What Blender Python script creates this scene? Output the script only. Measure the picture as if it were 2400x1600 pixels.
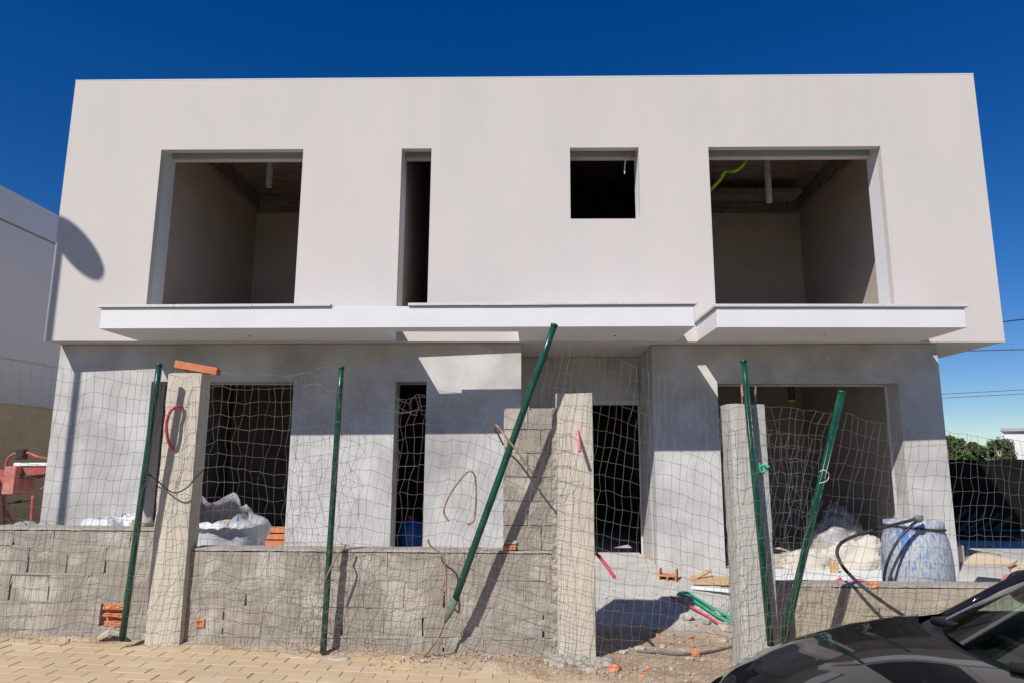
import bpy, bmesh, math, random
from mathutils import Vector, Matrix, noise
from math import sin, cos, pi, radians

sc = bpy.context.scene
for o in list(bpy.data.objects):
    bpy.data.objects.remove(o)
col = sc.collection

# ------------------------------------------------------------------ camera
FPX = 1600.0                                   # 24 mm on a 36 mm sensor, 2400 px wide
_p, _y, _r = radians(9.763), radians(1.316), radians(0.3016)
CF = Vector((-sin(_y) * cos(_p), cos(_y) * cos(_p), sin(_p)))
_r0 = Vector((cos(_y), sin(_y), 0)); _u0 = _r0.cross(CF)
CR = cos(_r) * _r0 + sin(_r) * _u0
CU = -sin(_r) * _r0 + cos(_r) * _u0
CC = Vector((0, 0, 1.6))
cam = bpy.data.objects.new('camera', bpy.data.cameras.new('camera'))
cam.data.lens = 24; cam.data.sensor_width = 36
cam.data.clip_start = 0.05; cam.data.clip_end = 3000
cam.matrix_world = Matrix(((CR.x, CU.x, -CF.x, CC.x), (CR.y, CU.y, -CF.y, CC.y), (CR.z, CU.z, -CF.z, CC.z), (0, 0, 0, 1)))
col.objects.link(cam); sc.camera = cam

# ------------------------------------------------------------------ sky, sun, exposure
SX, SY, SZ = 0.68, 1.0, 1.13                   # the sun's light travels along (SX, SY, -SZ)
EL = math.atan2(SZ, math.hypot(SX, SY)); AZ = math.atan2(-SX, -SY)
world = bpy.data.worlds.new('World'); sc.world = world; world.use_nodes = True
wn, wl = world.node_tree.nodes, world.node_tree.links
sky = wn.new('ShaderNodeTexSky'); sky.sky_type = 'NISHITA'; sky.sun_disc = False
sky.sun_elevation = EL; sky.sun_rotation = AZ
sky.air_density = 1.0; sky.dust_density = 0.0; sky.ozone_density = 6.0; sky.altitude = 300
hs = wn.new('ShaderNodeHueSaturation'); hs.inputs['Saturation'].default_value = 1.31; hs.inputs['Value'].default_value = 1.58; hs.inputs['Hue'].default_value = 0.513
bg = wn['Background']; bg.inputs['Strength'].default_value = 0.050
wl.new(sky.outputs[0], hs.inputs['Color']); wl.new(hs.outputs[0], bg.inputs['Color'])
sun = bpy.data.objects.new('sun', bpy.data.lights.new('sun', 'SUN'))
sun.data.energy = 5.0; sun.data.angle = radians(0.53); sun.data.color = (1.0, 0.955, 0.89)
sun.rotation_euler = Vector((SX, SY, -SZ)).to_track_quat('-Z', 'Y').to_euler()
sun.location = (-20, -30, 34); col.objects.link(sun)
sc.view_settings.view_transform = 'Standard'; sc.view_settings.look = 'None'
sc.view_settings.exposure = 0.10; sc.view_settings.gamma = 1.0
sc.view_settings.use_curve_mapping = False
sc.cycles.max_bounces = 10; sc.cycles.diffuse_bounces = 5; sc.cycles.transparent_max_bounces = 16

# ------------------------------------------------------------------ helpers
def W(x, y, Y):
    """a point of the place seen at photo pixel (x, y), standing at depth Y"""
    d = CF + CR * ((x - 1200) / FPX) + CU * ((800 - y) / FPX)
    return CC + d * (Y / d.y)

def WZ(x, y, z):
    d = CF + CR * ((x - 1200) / FPX) + CU * ((800 - y) / FPX)
    return CC + d * ((z - 1.6) / d.z)

rnd = random.Random(7)
U = rnd.uniform

def finish(o, label=None, cat=None, group=None, kind=None):
    if label: o['label'] = label
    if cat: o['category'] = cat
    if group: o['group'] = group
    if kind: o['kind'] = kind
    return o

def link(o, parent=None):
    col.objects.link(o)
    if parent is not None:
        o.parent = parent
        m = parent.matrix_basis.copy(); q = parent
        while q.parent is not None:
            m = q.parent.matrix_basis @ q.matrix_parent_inverse @ m if False else m
            q = q.parent
        o.matrix_parent_inverse = parent.get('_w', None) and Matrix.Identity(4) or m.inverted()
    return o

def obj(name, bm, m, parent=None, smooth=False, label=None, cat=None, group=None, kind=None, loc=None):
    me = bpy.data.meshes.new(name)
    if isinstance(bm, bmesh.types.BMesh):
        bmesh.ops.recalc_face_normals(bm, faces=bm.faces)
        bm.to_mesh(me); bm.free()
    else:
        me.from_pydata(bm[0], [], bm[1]); me.update()
    me.materials.append(m)
    if smooth:
        me.polygons.foreach_set('use_smooth', [True] * len(me.polygons))
    o = bpy.data.objects.new(name, me)
    if loc: o.location = loc
    link(o, parent)
    return finish(o, label, cat, group, kind)

def use(name, me, parent, loc, rotz=0, scale=(1, 1, 1)):
    o = bpy.data.objects.new(name, me); o.location = loc; o.rotation_euler = (0, 0, rotz); o.scale = scale
    return link(o, parent)

def thing(name, loc, label, cat, group=None):
    e = bpy.data.objects.new(name, None); e.location = loc; e.empty_display_size = 0.1
    col.objects.link(e)
    return finish(e, label, cat, group)

def nb(): return bmesh.new()

def box(bm, x0, x1, y0, y1, z0, z1, M=None):
    vs = [Vector((x, y, z)) for x in (x0, x1) for y in (y0, y1) for z in (z0, z1)]
    if M is not None: vs = [M @ v for v in vs]
    v = [bm.verts.new(p) for p in vs]
    for f in ((0, 1, 3, 2), (4, 6, 7, 5), (0, 4, 5, 1), (2, 3, 7, 6), (0, 2, 6, 4), (1, 5, 7, 3)):
        bm.faces.new([v[i] for i in f])
    return v

def bev(bm, w, seg=1):
    bmesh.ops.bevel(bm, geom=list(bm.edges), offset=w, segments=seg, affect='EDGES', profile=0.6)
    return bm

def tube(bm, pts, r, n=8, closed=True):
    pts = [Vector(p) for p in pts]; rings = []
    prev = None
    for i, p in enumerate(pts):
        t = (pts[min(i + 1, len(pts) - 1)] - pts[max(i - 1, 0)])
        if t.length < 1e-9: t = Vector((0, 0, 1))
        t.normalize()
        a = prev - t * prev.dot(t) if prev is not None else t.cross(Vector((0.31, 0.2, 0.93)))
        if a.length < 1e-6: a = t.cross(Vector((1, 0, 0)))
        a.normalize(); prev = a; b = t.cross(a)
        rr = r[i] if isinstance(r, (list, tuple)) else r
        rings.append([bm.verts.new(p + (a * cos(2 * pi * k / n) + b * sin(2 * pi * k / n)) * rr) for k in range(n)])
    for A, B in zip(rings, rings[1:]):
        for k in range(n):
            bm.faces.new((A[k], A[(k + 1) % n], B[(k + 1) % n], B[k]))
    if closed:
        bm.faces.new(rings[0][::-1]); bm.faces.new(rings[-1])
    return bm

def spline(pts, k=6):
    pts = [Vector(p) for p in pts]; out = []
    for i in range(len(pts) - 1):
        p0 = pts[max(i - 1, 0)]; p1 = pts[i]; p2 = pts[i + 1]; p3 = pts[min(i + 2, len(pts) - 1)]
        for j in range(k):
            t = j / k
            out.append(0.5 * ((2 * p1) + (p2 - p0) * t + (2 * p0 - 5 * p1 + 4 * p2 - p3) * t * t + (3 * p1 - p0 - 3 * p2 + p3) * t ** 3))
    out.append(pts[-1]); return out

def corrugate(pts, r, pitch, amp):
    """finely stepped path and ring radii of a corrugated tube"""
    pts = spline(pts, 12); P = [pts[0]]; L = 0
    acc = 0
    for a, b in zip(pts, pts[1:]):
        d = (b - a).length; n = max(1, int(d / (pitch / 4) + 0.5))
        for k in range(1, n + 1): P.append(a.lerp(b, k / n))
    R = [r + (amp if (i // 2) % 2 else 0) for i in range(len(P))]
    return P, R

def lathe(bm, prof, c, n=32, cap=True):
    rings = []
    for r, z in prof:
        rings.append([bm.verts.new((c[0] + r * cos(2 * pi * k / n), c[1] + r * sin(2 * pi * k / n), c[2] + z)) for k in range(n)])
    for A, B in zip(rings, rings[1:]):
        for k in range(n): bm.faces.new((A[k], A[(k + 1) % n], B[(k + 1) % n], B[k]))
    if cap:
        bm.faces.new(rings[0][::-1]); bm.faces.new(rings[-1])
    return bm

def quad(bm, pts):
    return bm.faces.new([bm.verts.new(p) for p in pts])

def cellwall(bm, xs, zs, y0, y1, holes, shear=None):
    """slab wall between y0 and y1 with rectangular openings cut through it"""
    X = sorted(set(xs) | {h[0] for h in holes} | {h[1] for h in holes})
    Z = sorted(set(zs) | {h[2] for h in holes} | {h[3] for h in holes})
    X = [x for x in X if xs[0] <= x <= xs[-1]]; Z = [z for z in Z if zs[0] <= z <= zs[-1]]
    def solid(i, j):
        if not (0 <= i < len(X) - 1 and 0 <= j < len(Z) - 1): return False
        cx, cz = (X[i] + X[i + 1]) / 2, (Z[j] + Z[j + 1]) / 2
        return not any(h[0] < cx < h[1] and h[2] < cz < h[3] for h in holes)
    cache = {}
    def v(i, j, b):
        k = (i, j, b)
        if k not in cache:
            y = (y1 if b else y0) + (shear(X[i]) if shear else 0)
            cache[k] = bm.verts.new((X[i], y, Z[j]))
        return cache[k]
    for i in range(len(X) - 1):
        for j in range(len(Z) - 1):
            if not solid(i, j): continue
            bm.faces.new((v(i, j, 0), v(i + 1, j, 0), v(i + 1, j + 1, 0), v(i, j + 1, 0)))
            bm.faces.new((v(i, j, 1), v(i, j + 1, 1), v(i + 1, j + 1, 1), v(i + 1, j, 1)))
            if not solid(i - 1, j): bm.faces.new((v(i, j, 0), v(i, j + 1, 0), v(i, j + 1, 1), v(i, j, 1)))
            if not solid(i + 1, j): bm.faces.new((v(i + 1, j, 0), v(i + 1, j, 1), v(i + 1, j + 1, 1), v(i + 1, j + 1, 0)))
            if not solid(i, j - 1): bm.faces.new((v(i, j, 0), v(i, j, 1), v(i + 1, j, 1), v(i + 1, j, 0)))
            if not solid(i, j + 1): bm.faces.new((v(i, j + 1, 0), v(i + 1, j + 1, 0), v(i + 1, j + 1, 1), v(i, j + 1, 1)))
    return bm

# ------------------------------------------------------------------ materials
def mat(name, c1, c2=None, scale=4.0, rough=0.85, bump=0.0, bscale=60.0, metal=0.0, c3=None, s3=0.7, lo=0.35, hi=0.65,
        stretch=(1, 1, 1), spec=0.35, lo3=0.45, hi3=0.7, coat=0.0, speck=None, bdetail=6.0, bdist=0.01, rvar=0.0):
    m = bpy.data.materials.new(name); m.use_nodes = True
    N, L = m.node_tree.nodes, m.node_tree.links
    b = N['Principled BSDF']
    b.inputs['Roughness'].default_value = rough; b.inputs['Metallic'].default_value = metal
    b.inputs['Specular IOR Level'].default_value = spec
    if coat: b.inputs['Coat Weight'].default_value = coat; b.inputs['Coat Roughness'].default_value = 0.03
    geo = N.new('ShaderNodeNewGeometry')
    mp = N.new('ShaderNodeMapping'); mp.inputs['Scale'].default_value = stretch
    L.new(geo.outputs['Position'], mp.inputs['Vector'])
    def nz(s, d=6.0, raw=False):
        n = N.new('ShaderNodeTexNoise'); n.inputs['Scale'].default_value = s; n.inputs['Detail'].default_value = d
        n.inputs['Roughness'].default_value = 0.6
        L.new((geo.outputs['Position'] if raw else mp.outputs[0]), n.inputs['Vector']); return n
    def ramp(src, a, bb):
        r = N.new('ShaderNodeMapRange'); r.inputs['From Min'].default_value = a; r.inputs['From Max'].default_value = bb
        L.new(src, r.inputs['Value']); return r.outputs[0]
    def mix(f, a, bb):
        x = N.new('ShaderNodeMix'); x.data_type = 'RGBA'
        L.new(f, x.inputs[0])
        for s, i in ((a, 6), (bb, 7)):
            if isinstance(s, tuple): x.inputs[i].default_value = (*s, 1)
            else: L.new(s, x.inputs[i])
        return x.outputs[2]
    c = tuple(c1)
    if c2 is not None:
        n1 = nz(scale); c = mix(ramp(n1.outputs['Fac'], lo, hi), c, tuple(c2))
        if rvar:
            rr = N.new('ShaderNodeMapRange'); rr.inputs['To Min'].default_value = rough - rvar; rr.inputs['To Max'].default_value = rough + rvar
            L.new(n1.outputs['Fac'], rr.inputs['Value']); L.new(rr.outputs[0], b.inputs['Roughness'])
    if c3 is not None:
        n2 = nz(s3); c = mix(ramp(n2.outputs['Fac'], lo3, hi3), c, tuple(c3))
    if speck is not None:
        n3 = nz(speck[1], 2.0, True); c = mix(ramp(n3.outputs['Fac'], speck[2], speck[2] + 0.05), c, tuple(speck[0]))
    if isinstance(c, tuple): b.inputs['Base Color'].default_value = (*c, 1)
    else: L.new(c, b.inputs['Base Color'])
    if bump:
        n4 = nz(bscale, bdetail, True); bp = N.new('ShaderNodeBump')
        bp.inputs['Strength'].default_value = bump; bp.inputs['Distance'].default_value = bdist
        L.new(n4.outputs['Fac'], bp.inputs['Height']); L.new(bp.outputs[0], b.inputs['Normal'])
    return m

M = {}
M['plaster'] = mat('beige_plaster', (0.525, 0.487, 0.46), (0.555, 0.51, 0.48), 0.9, 0.92, 0.15, 90, c3=(0.51, 0.49, 0.46), s3=2.2, stretch=(1, 1, 0.35), bdist=0.004, speck=((0.42, 0.39, 0.365), 22, 0.735))
M['white'] = mat('white_paint', (0.66, 0.66, 0.67), (0.62, 0.62, 0.635), 2, 0.8, 0.08, 80, bdist=0.003)
M['coping'] = mat('pale_stone', (0.54, 0.51, 0.48), (0.60, 0.57, 0.54), 5, 0.6, 0.05, 120, bdist=0.002)
M['render'] = mat('grey_render', (0.43, 0.415, 0.40), (0.55, 0.535, 0.52), 2.2, 0.9, 0.25, 60, c3=(0.26, 0.248, 0.235), s3=1.0, speck=((0.62, 0.62, 0.62), 30, 0.70), bdist=0.006, lo3=0.46, hi3=0.78)
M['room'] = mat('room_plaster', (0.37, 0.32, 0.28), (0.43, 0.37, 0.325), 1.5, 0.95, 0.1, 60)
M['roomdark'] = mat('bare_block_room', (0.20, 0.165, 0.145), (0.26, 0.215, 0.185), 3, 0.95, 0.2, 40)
M['roomblack'] = mat('unlit_room_black', (0.05, 0.046, 0.044), (0.07, 0.062, 0.058), 3, 0.95)  # near-black colour stands in for the lack of light in these rooms
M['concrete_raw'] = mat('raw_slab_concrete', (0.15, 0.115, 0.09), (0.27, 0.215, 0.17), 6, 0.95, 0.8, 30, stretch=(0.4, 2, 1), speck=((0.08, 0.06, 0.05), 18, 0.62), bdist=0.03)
M['shutter'] = mat('shutter_box_grey', (0.33, 0.39, 0.43), (0.40, 0.45, 0.49), 3, 0.7)
M['pillar'] = mat('pillar_concrete', (0.50, 0.45, 0.37), (0.58, 0.52, 0.43), 5, 0.92, 0.4, 45, c3=(0.45, 0.405, 0.335), s3=2.5, stretch=(4, 4, 0.6), speck=((0.25, 0.22, 0.19), 38, 0.70), bdist=0.012)
M['pillar_grey'] = mat('pillar_concrete_grey', (0.40, 0.39, 0.36), (0.48, 0.465, 0.43), 5, 0.92, 0.4, 45, c3=(0.36, 0.345, 0.315), s3=2.5, stretch=(5, 5, 0.5), speck=((0.25, 0.22, 0.19), 38, 0.70), bdist=0.012)
M['block'] = mat('cement_block', (0.285, 0.25, 0.21), (0.36, 0.32, 0.27), 5, 0.95, 0.7, 105, c3=(0.50, 0.455, 0.39), s3=2.6, lo3=0.5, hi3=0.62, speck=((0.17, 0.15, 0.13), 75, 0.66), bdist=0.012, bdetail=4)
M['block_tan'] = mat('sandy_block', (0.33, 0.285, 0.215), (0.40, 0.35, 0.27), 5, 0.95, 0.7, 70, c3=(0.44, 0.39, 0.31), s3=2.4, bdist=0.012, bdetail=4)
M['mortar'] = mat('mortar', (0.31, 0.28, 0.245), (0.40, 0.36, 0.31), 6, 0.95, 0.7, 105, c3=(0.42, 0.385, 0.335), s3=2.4, bdist=0.014)
M['terracotta'] = mat('terracotta', (0.50, 0.17, 0.075), (0.62, 0.25, 0.12), 14, 0.85, 0.3, 80, bdist=0.005)
M['paver'] = mat('beige_paver', (0.47, 0.345, 0.205), (0.54, 0.405, 0.25), 3, 0.9, 0.35, 160, c3=(0.46, 0.355, 0.24), s3=1.2, speck=((0.33, 0.25, 0.17), 120, 0.68), bdist=0.004)
M['paverb'] = mat('pale_paver', (0.54, 0.42, 0.28), (0.48, 0.365, 0.235), 4, 0.9, 0.35, 160, bdist=0.004)
M['steel'] = mat('rusty_rebar', (0.20, 0.10, 0.055), (0.34, 0.24, 0.17), 25, 0.8, 0.4, 200, bdist=0.003)
M['wire'] = mat('galvanised_wire', (0.17, 0.158, 0.14), (0.115, 0.093, 0.07), 6, 0.6, metal=0.1)
M['green'] = mat('green_paint', (0.004, 0.042, 0.027), (0.006, 0.065, 0.040), 8, 0.30, 0.1, 60, c3=(0.03, 0.055, 0.035), s3=5, lo3=0.6, hi3=0.75, spec=0.5, speck=((0.22, 0.26, 0.20), 55, 0.69), bdist=0.003, rvar=0.12)
M['greenrust'] = mat('flaking_green', (0.16, 0.20, 0.13), (0.05, 0.13, 0.085), 20, 0.7, 0.5, 60, c3=(0.30, 0.20, 0.10), s3=9, bdist=0.006)
M['redtube'] = mat('red_conduit', (0.50, 0.035, 0.075), (0.62, 0.08, 0.12), 12, 0.45)
M['pinktube'] = mat('faded_red_conduit', (0.66, 0.30, 0.34), (0.58, 0.12, 0.17), 7, 0.5)
M['limetube'] = mat('lime_conduit', (0.28, 0.55, 0.02), (0.34, 0.62, 0.04), 8, 0.5)
M['greytube'] = mat('grey_conduit', (0.34, 0.34, 0.37), (0.42, 0.42, 0.45), 8, 0.55)
M['blacktube'] = mat('black_hose', (0.018, 0.018, 0.022), (0.05, 0.05, 0.055), 9, 0.45, 0.1, 60)
M['greenhose'] = mat('green_hose', (0.02, 0.32, 0.17), (0.03, 0.42, 0.24), 9, 0.45)
M['greycable'] = mat('dusty_cable', (0.10, 0.10, 0.095), (0.20, 0.19, 0.17), 14, 0.7)
M['plastic'] = mat('white_plastic_sheet', (0.60, 0.60, 0.61), (0.47, 0.47, 0.49), 5, 0.32, 0.5, 22, spec=0.5, bdist=0.02)
M['greyplastic'] = mat('grey_plastic_bag', (0.30, 0.29, 0.285), (0.42, 0.41, 0.405), 5, 0.35, 0.4, 26, spec=0.5, bdist=0.02)
M['cloth'] = mat('cream_sack', (0.53, 0.50, 0.435), (0.46, 0.425, 0.36), 5, 0.85, 0.3, 40, bdist=0.01)
M['red'] = mat('red_plastic', (0.50, 0.02, 0.015), (0.42, 0.02, 0.015), 6, 0.35)
M['redpaint'] = mat('worn_red_paint', (0.42, 0.035, 0.03), (0.50, 0.14, 0.11), 9, 0.6, c3=(0.22, 0.12, 0.10), s3=5)
M['pinkpaint'] = mat('faded_red_panel', (0.55, 0.24, 0.21), (0.46, 0.13, 0.11), 9, 0.7)
M['blackiron'] = mat('black_iron', (0.02, 0.018, 0.016), (0.06, 0.045, 0.035), 9, 0.7)
M['bluedrum'] = mat('blue_plastic', (0.006, 0.06, 0.24), (0.01, 0.085, 0.30), 6, 0.4)
M['barrel'] = mat('paint_splashed_plastic', (0.40, 0.42, 0.41), (0.15, 0.22, 0.42), 30, 0.5, 0.15, 40, stretch=(1.5, 1.5, 0.5), lo=0.49, hi=0.62, c3=(0.03, 0.13, 0.42), s3=4.0, lo3=0.58, hi3=0.68, speck=((0.07, 0.14, 0.38), 45, 0.64), bdist=0.004)
M['wood'] = mat('pine_board', (0.55, 0.38, 0.23), (0.44, 0.29, 0.16), 4, 0.8, 0.2, 60, stretch=(1.5, 14, 14), bdist=0.004)
M['plywood'] = mat('pale_plywood', (0.62, 0.50, 0.37), (0.53, 0.41, 0.29), 4, 0.85, stretch=(2, 9, 9))
M['shadeplank'] = mat('shade_toned_plank', (0.05, 0.045, 0.04), (0.09, 0.08, 0.07), 5, 0.95, stretch=(1, 6, 6), spec=0.05)  # the shade the planks stand in is put into their base colour
M['rubble'] = mat('broken_mortar', (0.50, 0.45, 0.39), (0.36, 0.32, 0.27), 14, 0.95, 0.8, 60, bdist=0.012)
M['neigh'] = mat('neighbour_white', (0.74, 0.74, 0.75), (0.70, 0.70, 0.71), 1, 0.9)
M['tan'] = mat('tan_render', (0.42, 0.36, 0.26), (0.36, 0.30, 0.21), 1.6, 0.95, 0.4, 30, bdist=0.01)
M['tarp'] = mat('black_screen', (0.020, 0.020, 0.021), (0.03, 0.03, 0.03), 4, 0.95, spec=0.05)
M['tile'] = mat('clay_tile', (0.42, 0.17, 0.09), (0.50, 0.24, 0.14), 5, 0.9)
M['leaf'] = mat('leaf', (0.045, 0.085, 0.02), (0.085, 0.12, 0.03), 1.5, 0.6)
M['leafb'] = mat('olive_leaf', (0.06, 0.085, 0.035), (0.10, 0.12, 0.055), 1.5, 0.6)
M['bark'] = mat('bark', (0.10, 0.075, 0.05), (0.16, 0.12, 0.09), 9, 0.9)
M['lampgrey'] = mat('galvanised_post', (0.38, 0.39, 0.40), (0.44, 0.45, 0.46), 4, 0.5, metal=0.5)
M['carpaint'] = mat('black_car_paint', (0.007, 0.007, 0.010), (0.013, 0.0125, 0.014), 2.5, 0.6, spec=0.0, coat=0.9)
M['carplastic'] = mat('black_trim', (0.012, 0.012, 0.013), (0.02, 0.02, 0.021), 12, 0.55, 0.15, 200, bdist=0.002)
M['dash'] = mat('dashboard', (0.016, 0.016, 0.017), (0.02, 0.02, 0.021), 12, 0.7)
M['rubber'] = mat('tyre_rubber', (0.012, 0.012, 0.012), (0.02, 0.02, 0.02), 12, 0.85)
M['alloy'] = mat('alloy', (0.55, 0.55, 0.56), (0.5, 0.5, 0.5), 4, 0.3, metal=1.0)
M['bluewrap'] = mat('blue_wrapper', (0.02, 0.22, 0.55), (0.30, 0.42, 0.55), 30, 0.35)

def glass(name, tint, gl=0.09):
    m = bpy.data.materials.new(name); m.use_nodes = True
    N, L = m.node_tree.nodes, m.node_tree.links
    for n in list(N):
        if n.type != 'OUTPUT_MATERIAL': N.remove(n)
    out = [n for n in N if n.type == 'OUTPUT_MATERIAL'][0]
    tr = N.new('ShaderNodeBsdfTransparent'); tr.inputs[0].default_value = (*tint, 1)
    g = N.new('ShaderNodeBsdfGlossy'); g.inputs['Roughness'].default_value = 0.01
    fr = N.new('ShaderNodeFresnel'); fr.inputs['IOR'].default_value = 1.5
    mx = N.new('ShaderNodeMixShader'); L.new(fr.outputs[0], mx.inputs[0]); L.new(tr.outputs[0], mx.inputs[1]); L.new(g.outputs[0], mx.inputs[2])
    L.new(mx.outputs[0], out.inputs['Surface']); return m
M['glass'] = glass('tinted_car_glass', (0.60, 0.82, 0.76))

# ground: dirt in the yard, dusty concrete near the house
def ground_mat():
    m = bpy.data.materials.new('yard_dirt'); m.use_nodes = True
    N, L = m.node_tree.nodes, m.node_tree.links; b = N['Principled BSDF']; b.inputs['Roughness'].default_value = 0.95
    b.inputs['Specular IOR Level'].default_value = 0.2
    g = N.new('ShaderNodeNewGeometry')
    def nz(s, d=6):
        n = N.new('ShaderNodeTexNoise'); n.inputs['Scale'].default_value = s; n.inputs['Detail'].default_value = d; n.inputs['Roughness'].default_value = 0.65
        L.new(g.outputs['Position'], n.inputs['Vector']); return n.outputs['Fac']
    def rng(v, a, bb):
        r = N.new('ShaderNodeMapRange'); r.inputs['From Min'].default_value = a; r.inputs['From Max'].default_value = bb; L.new(v, r.inputs['Value']); return r.outputs[0]
    def mix(f, a, c):
        x = N.new('ShaderNodeMix'); x.data_type = 'RGBA'; L.new(f, x.inputs[0])
        for s, i in ((a, 6), (c, 7)):
            if isinstance(s, tuple): x.inputs[i].default_value = (*s, 1)
            else: L.new(s, x.inputs[i])
        return x.outputs[2]
    dirt = mix(rng(nz(5), 0.35, 0.65), (0.30, 0.21, 0.13), (0.46, 0.365, 0.26))
    dirt = mix(rng(nz(34, 3), 0.60, 0.66), dirt, (0.52, 0.47, 0.40))
    dirt = mix(rng(nz(27, 2), 0.66, 0.70), dirt, (0.45, 0.17, 0.09))
    conc = mix(rng(nz(6), 0.35, 0.65), (0.41, 0.40, 0.37), (0.51, 0.50, 0.47))
    conc = mix(rng(nz(40, 2), 0.68, 0.72), conc, (0.56, 0.55, 0.53))
    sp = N.new('ShaderNodeSeparateXYZ'); L.new(g.outputs['Position'], sp.inputs[0])
    ad = N.new('ShaderNodeMath'); ad.operation = 'MULTIPLY_ADD'; L.new(nz(1.6), ad.inputs[0]); ad.inputs[1].default_value = 1.6; L.new(sp.outputs['Y'], ad.inputs[2])
    c = mix(rng(ad.outputs[0], 7.45, 7.95), dirt, conc)
    ds = N.new('ShaderNodeVectorMath'); ds.operation = 'DISTANCE'; L.new(g.outputs['Position'], ds.inputs[0]); ds.inputs[1].default_value = (0, 8, 0)
    c = mix(rng(ds.outputs['Value'], 11, 15), c, mix(rng(nz(.5), .4, .6), (0.09, 0.10, 0.045), (0.19, 0.15, 0.09)))
    L.new(c, b.inputs['Base Color'])
    bp = N.new('ShaderNodeBump'); bp.inputs['Strength'].default_value = 0.8; bp.inputs['Distance'].default_value = 0.02
    L.new(nz(38, 5), bp.inputs['Height']); L.new(bp.outputs[0], b.inputs['Normal'])
    return m
M['ground'] = ground_mat()

# ------------------------------------------------------------------ ground and street
def clampf(v, a, b): return max(a, min(b, v))
def sstep(a, b, v):
    t = clampf((v - a) / (b - a), 0, 1); return t * t * (3 - 2 * t)
def street_z(x): return 0.015 - 0.034 * clampf(x, -9, 9)
def ground_z(x, y):
    s = street_z(x)
    yard = s + (0.30 - s) * sstep(6.3, 8.9, y)
    n = noise.noise(Vector((x * 1.3, y * 1.3, 0))) * 0.03 + noise.noise(Vector((x * 5, y * 5, 3))) * 0.014
    far = sstep(16, 30, math.hypot(x, y - 8))
    a = 1 - sstep(8.0, 9.0, y) * 0.8
    lift = 0.0
    # spoil heaped against the foot of the wall and in the gap between the pillars
    edge = 5.62 - 0.52 * sstep(-1.3, 0.9, x) - 0.18 * sstep(0.7, 1.6, x) + 0.05 * noise.noise(Vector((x * 4, 1.7, 0)))
    d = sstep(edge - 0.12, edge + 0.20, y) * sstep(-1.6, -0.6, x) * (1 - sstep(5.0, 7.0, x))
    lift = -0.07 + (0.07 + 0.035 * d) * sstep(0, 1, d) if y < 6.0 else 0.035 * (1 - sstep(6, 6.8, y)) * sstep(-1.6, -0.6, x)
    if y < 6.0 and y > 5.72: lift = max(lift, 0.0)
    z = (yard + n * a * (1 if (y > 5.7 or d > 0.2) else 0.3) + lift) * (1 - far)
    return z

def axis(lo, hi, step, far):
    v = []; x = lo
    while x <= hi + 1e-6: v.append(x); x += step
    s = step
    a = v[0]; b = v[-1]; L, R = [], []
    while a > -far: s *= 1.5; a -= s; L.append(a); b += s; R.append(b)
    return L[::-1] + v + R
gx = axis(-4.0, 6.2, 0.07, 900); gy = axis(4.7, 9.2, 0.07, 900)
vs, fs = [], []
for y in gy:
    for x in gx: vs.append((x, y, ground_z(x, y)))
nx = len(gx)
for j in range(len(gy) - 1):
    for i in range(nx - 1):
        k = j * nx + i; fs.append((k, k + 1, k + nx + 1, k + nx))
obj('ground', (vs, fs), M['ground'], smooth=True, kind='structure')

# paved street: bedding sheet and single pavers near the wall
def paved_mat():
    m = mat('street_paving', (0.52, 0.40, 0.255), (0.60, 0.47, 0.31), 3, 0.9, 0.3, 160, bdist=0.004)
    return m
xs = [-300, -40] + [-12 + 0.5 * i for i in range(49)] + [40, 300]
vs = []; fs = []
for x in xs:
    for y in (0.4, 2.4, 4.36): vs.append((x, y, street_z(x) - 0.006))
for i in range(len(xs) - 1):
    for j in (0, 1):
        k = i * 3 + j; fs.append((k, k + 3, k + 4, k + 1))
street = obj('street', (vs, fs), paved_mat(), kind='structure')
vs = []; fs = []
for x in xs:
    for y in (-6.5, -3, 0.4): vs.append((x, y, street_z(x) - 0.02))
for i in range(len(xs) - 1):
    for j in (0, 1):
        k = i * 3 + j; fs.append((k, k + 3, k + 4, k + 1))
obj('unseen_road', (vs, fs), mat('asphalt', (0.045, 0.045, 0.047), (0.065, 0.064, 0.062), 3, 0.9, 0.3, 120), kind='structure')  # unseen dark road added to cut the light bounced onto the house
vs = []; fs = []
for i, x in enumerate([-12 + 0.5 * i for i in range(37)]):
    vs += [(x, 4.36, street_z(x) - 0.005), (x, 5.74, street_z(x) - 0.005)]
    if i: k = 2 * i; fs.append((k - 2, k, k + 1, k - 1))
obj('bedding', (vs, fs), mat('joint_sand', (0.36, 0.265, 0.16), (0.44, 0.33, 0.20), 9, 0.95), street)
pav = []
for q in range(4):
    bm = nb(); box(bm, -0.1185, 0.1185, -0.0640, 0.0640, -0.06, 0.0); bev(bm, 0.004)
    for v in bm.verts: v.co += Vector((U(-.002, .002), U(-.002, .002), U(-.002, .001)))
    me = bpy.data.meshes.new('paver'); bmesh.ops.recalc_face_normals(bm, faces=bm.faces); bm.to_mesh(me); bm.free()
    me.materials.append(M['paverb'] if q == 3 else M['paver']); pav.append(me)
for j in range(11):
    y = 5.665 - j * 0.134
    for i in range(40):
        x = -6.714 + i * 0.244 + (0.122 if j % 2 else 0) + U(-.004, .004)
        if x > 1.0 or (j > 6 and (x < -5.2)): continue
        o = use('paver', rnd.choice(pav), street, (x, y + U(-.003, .003), street_z(x) + U(-.002, .002)), U(-.008, .008))
        o.rotation_euler.y = 0.034
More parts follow.
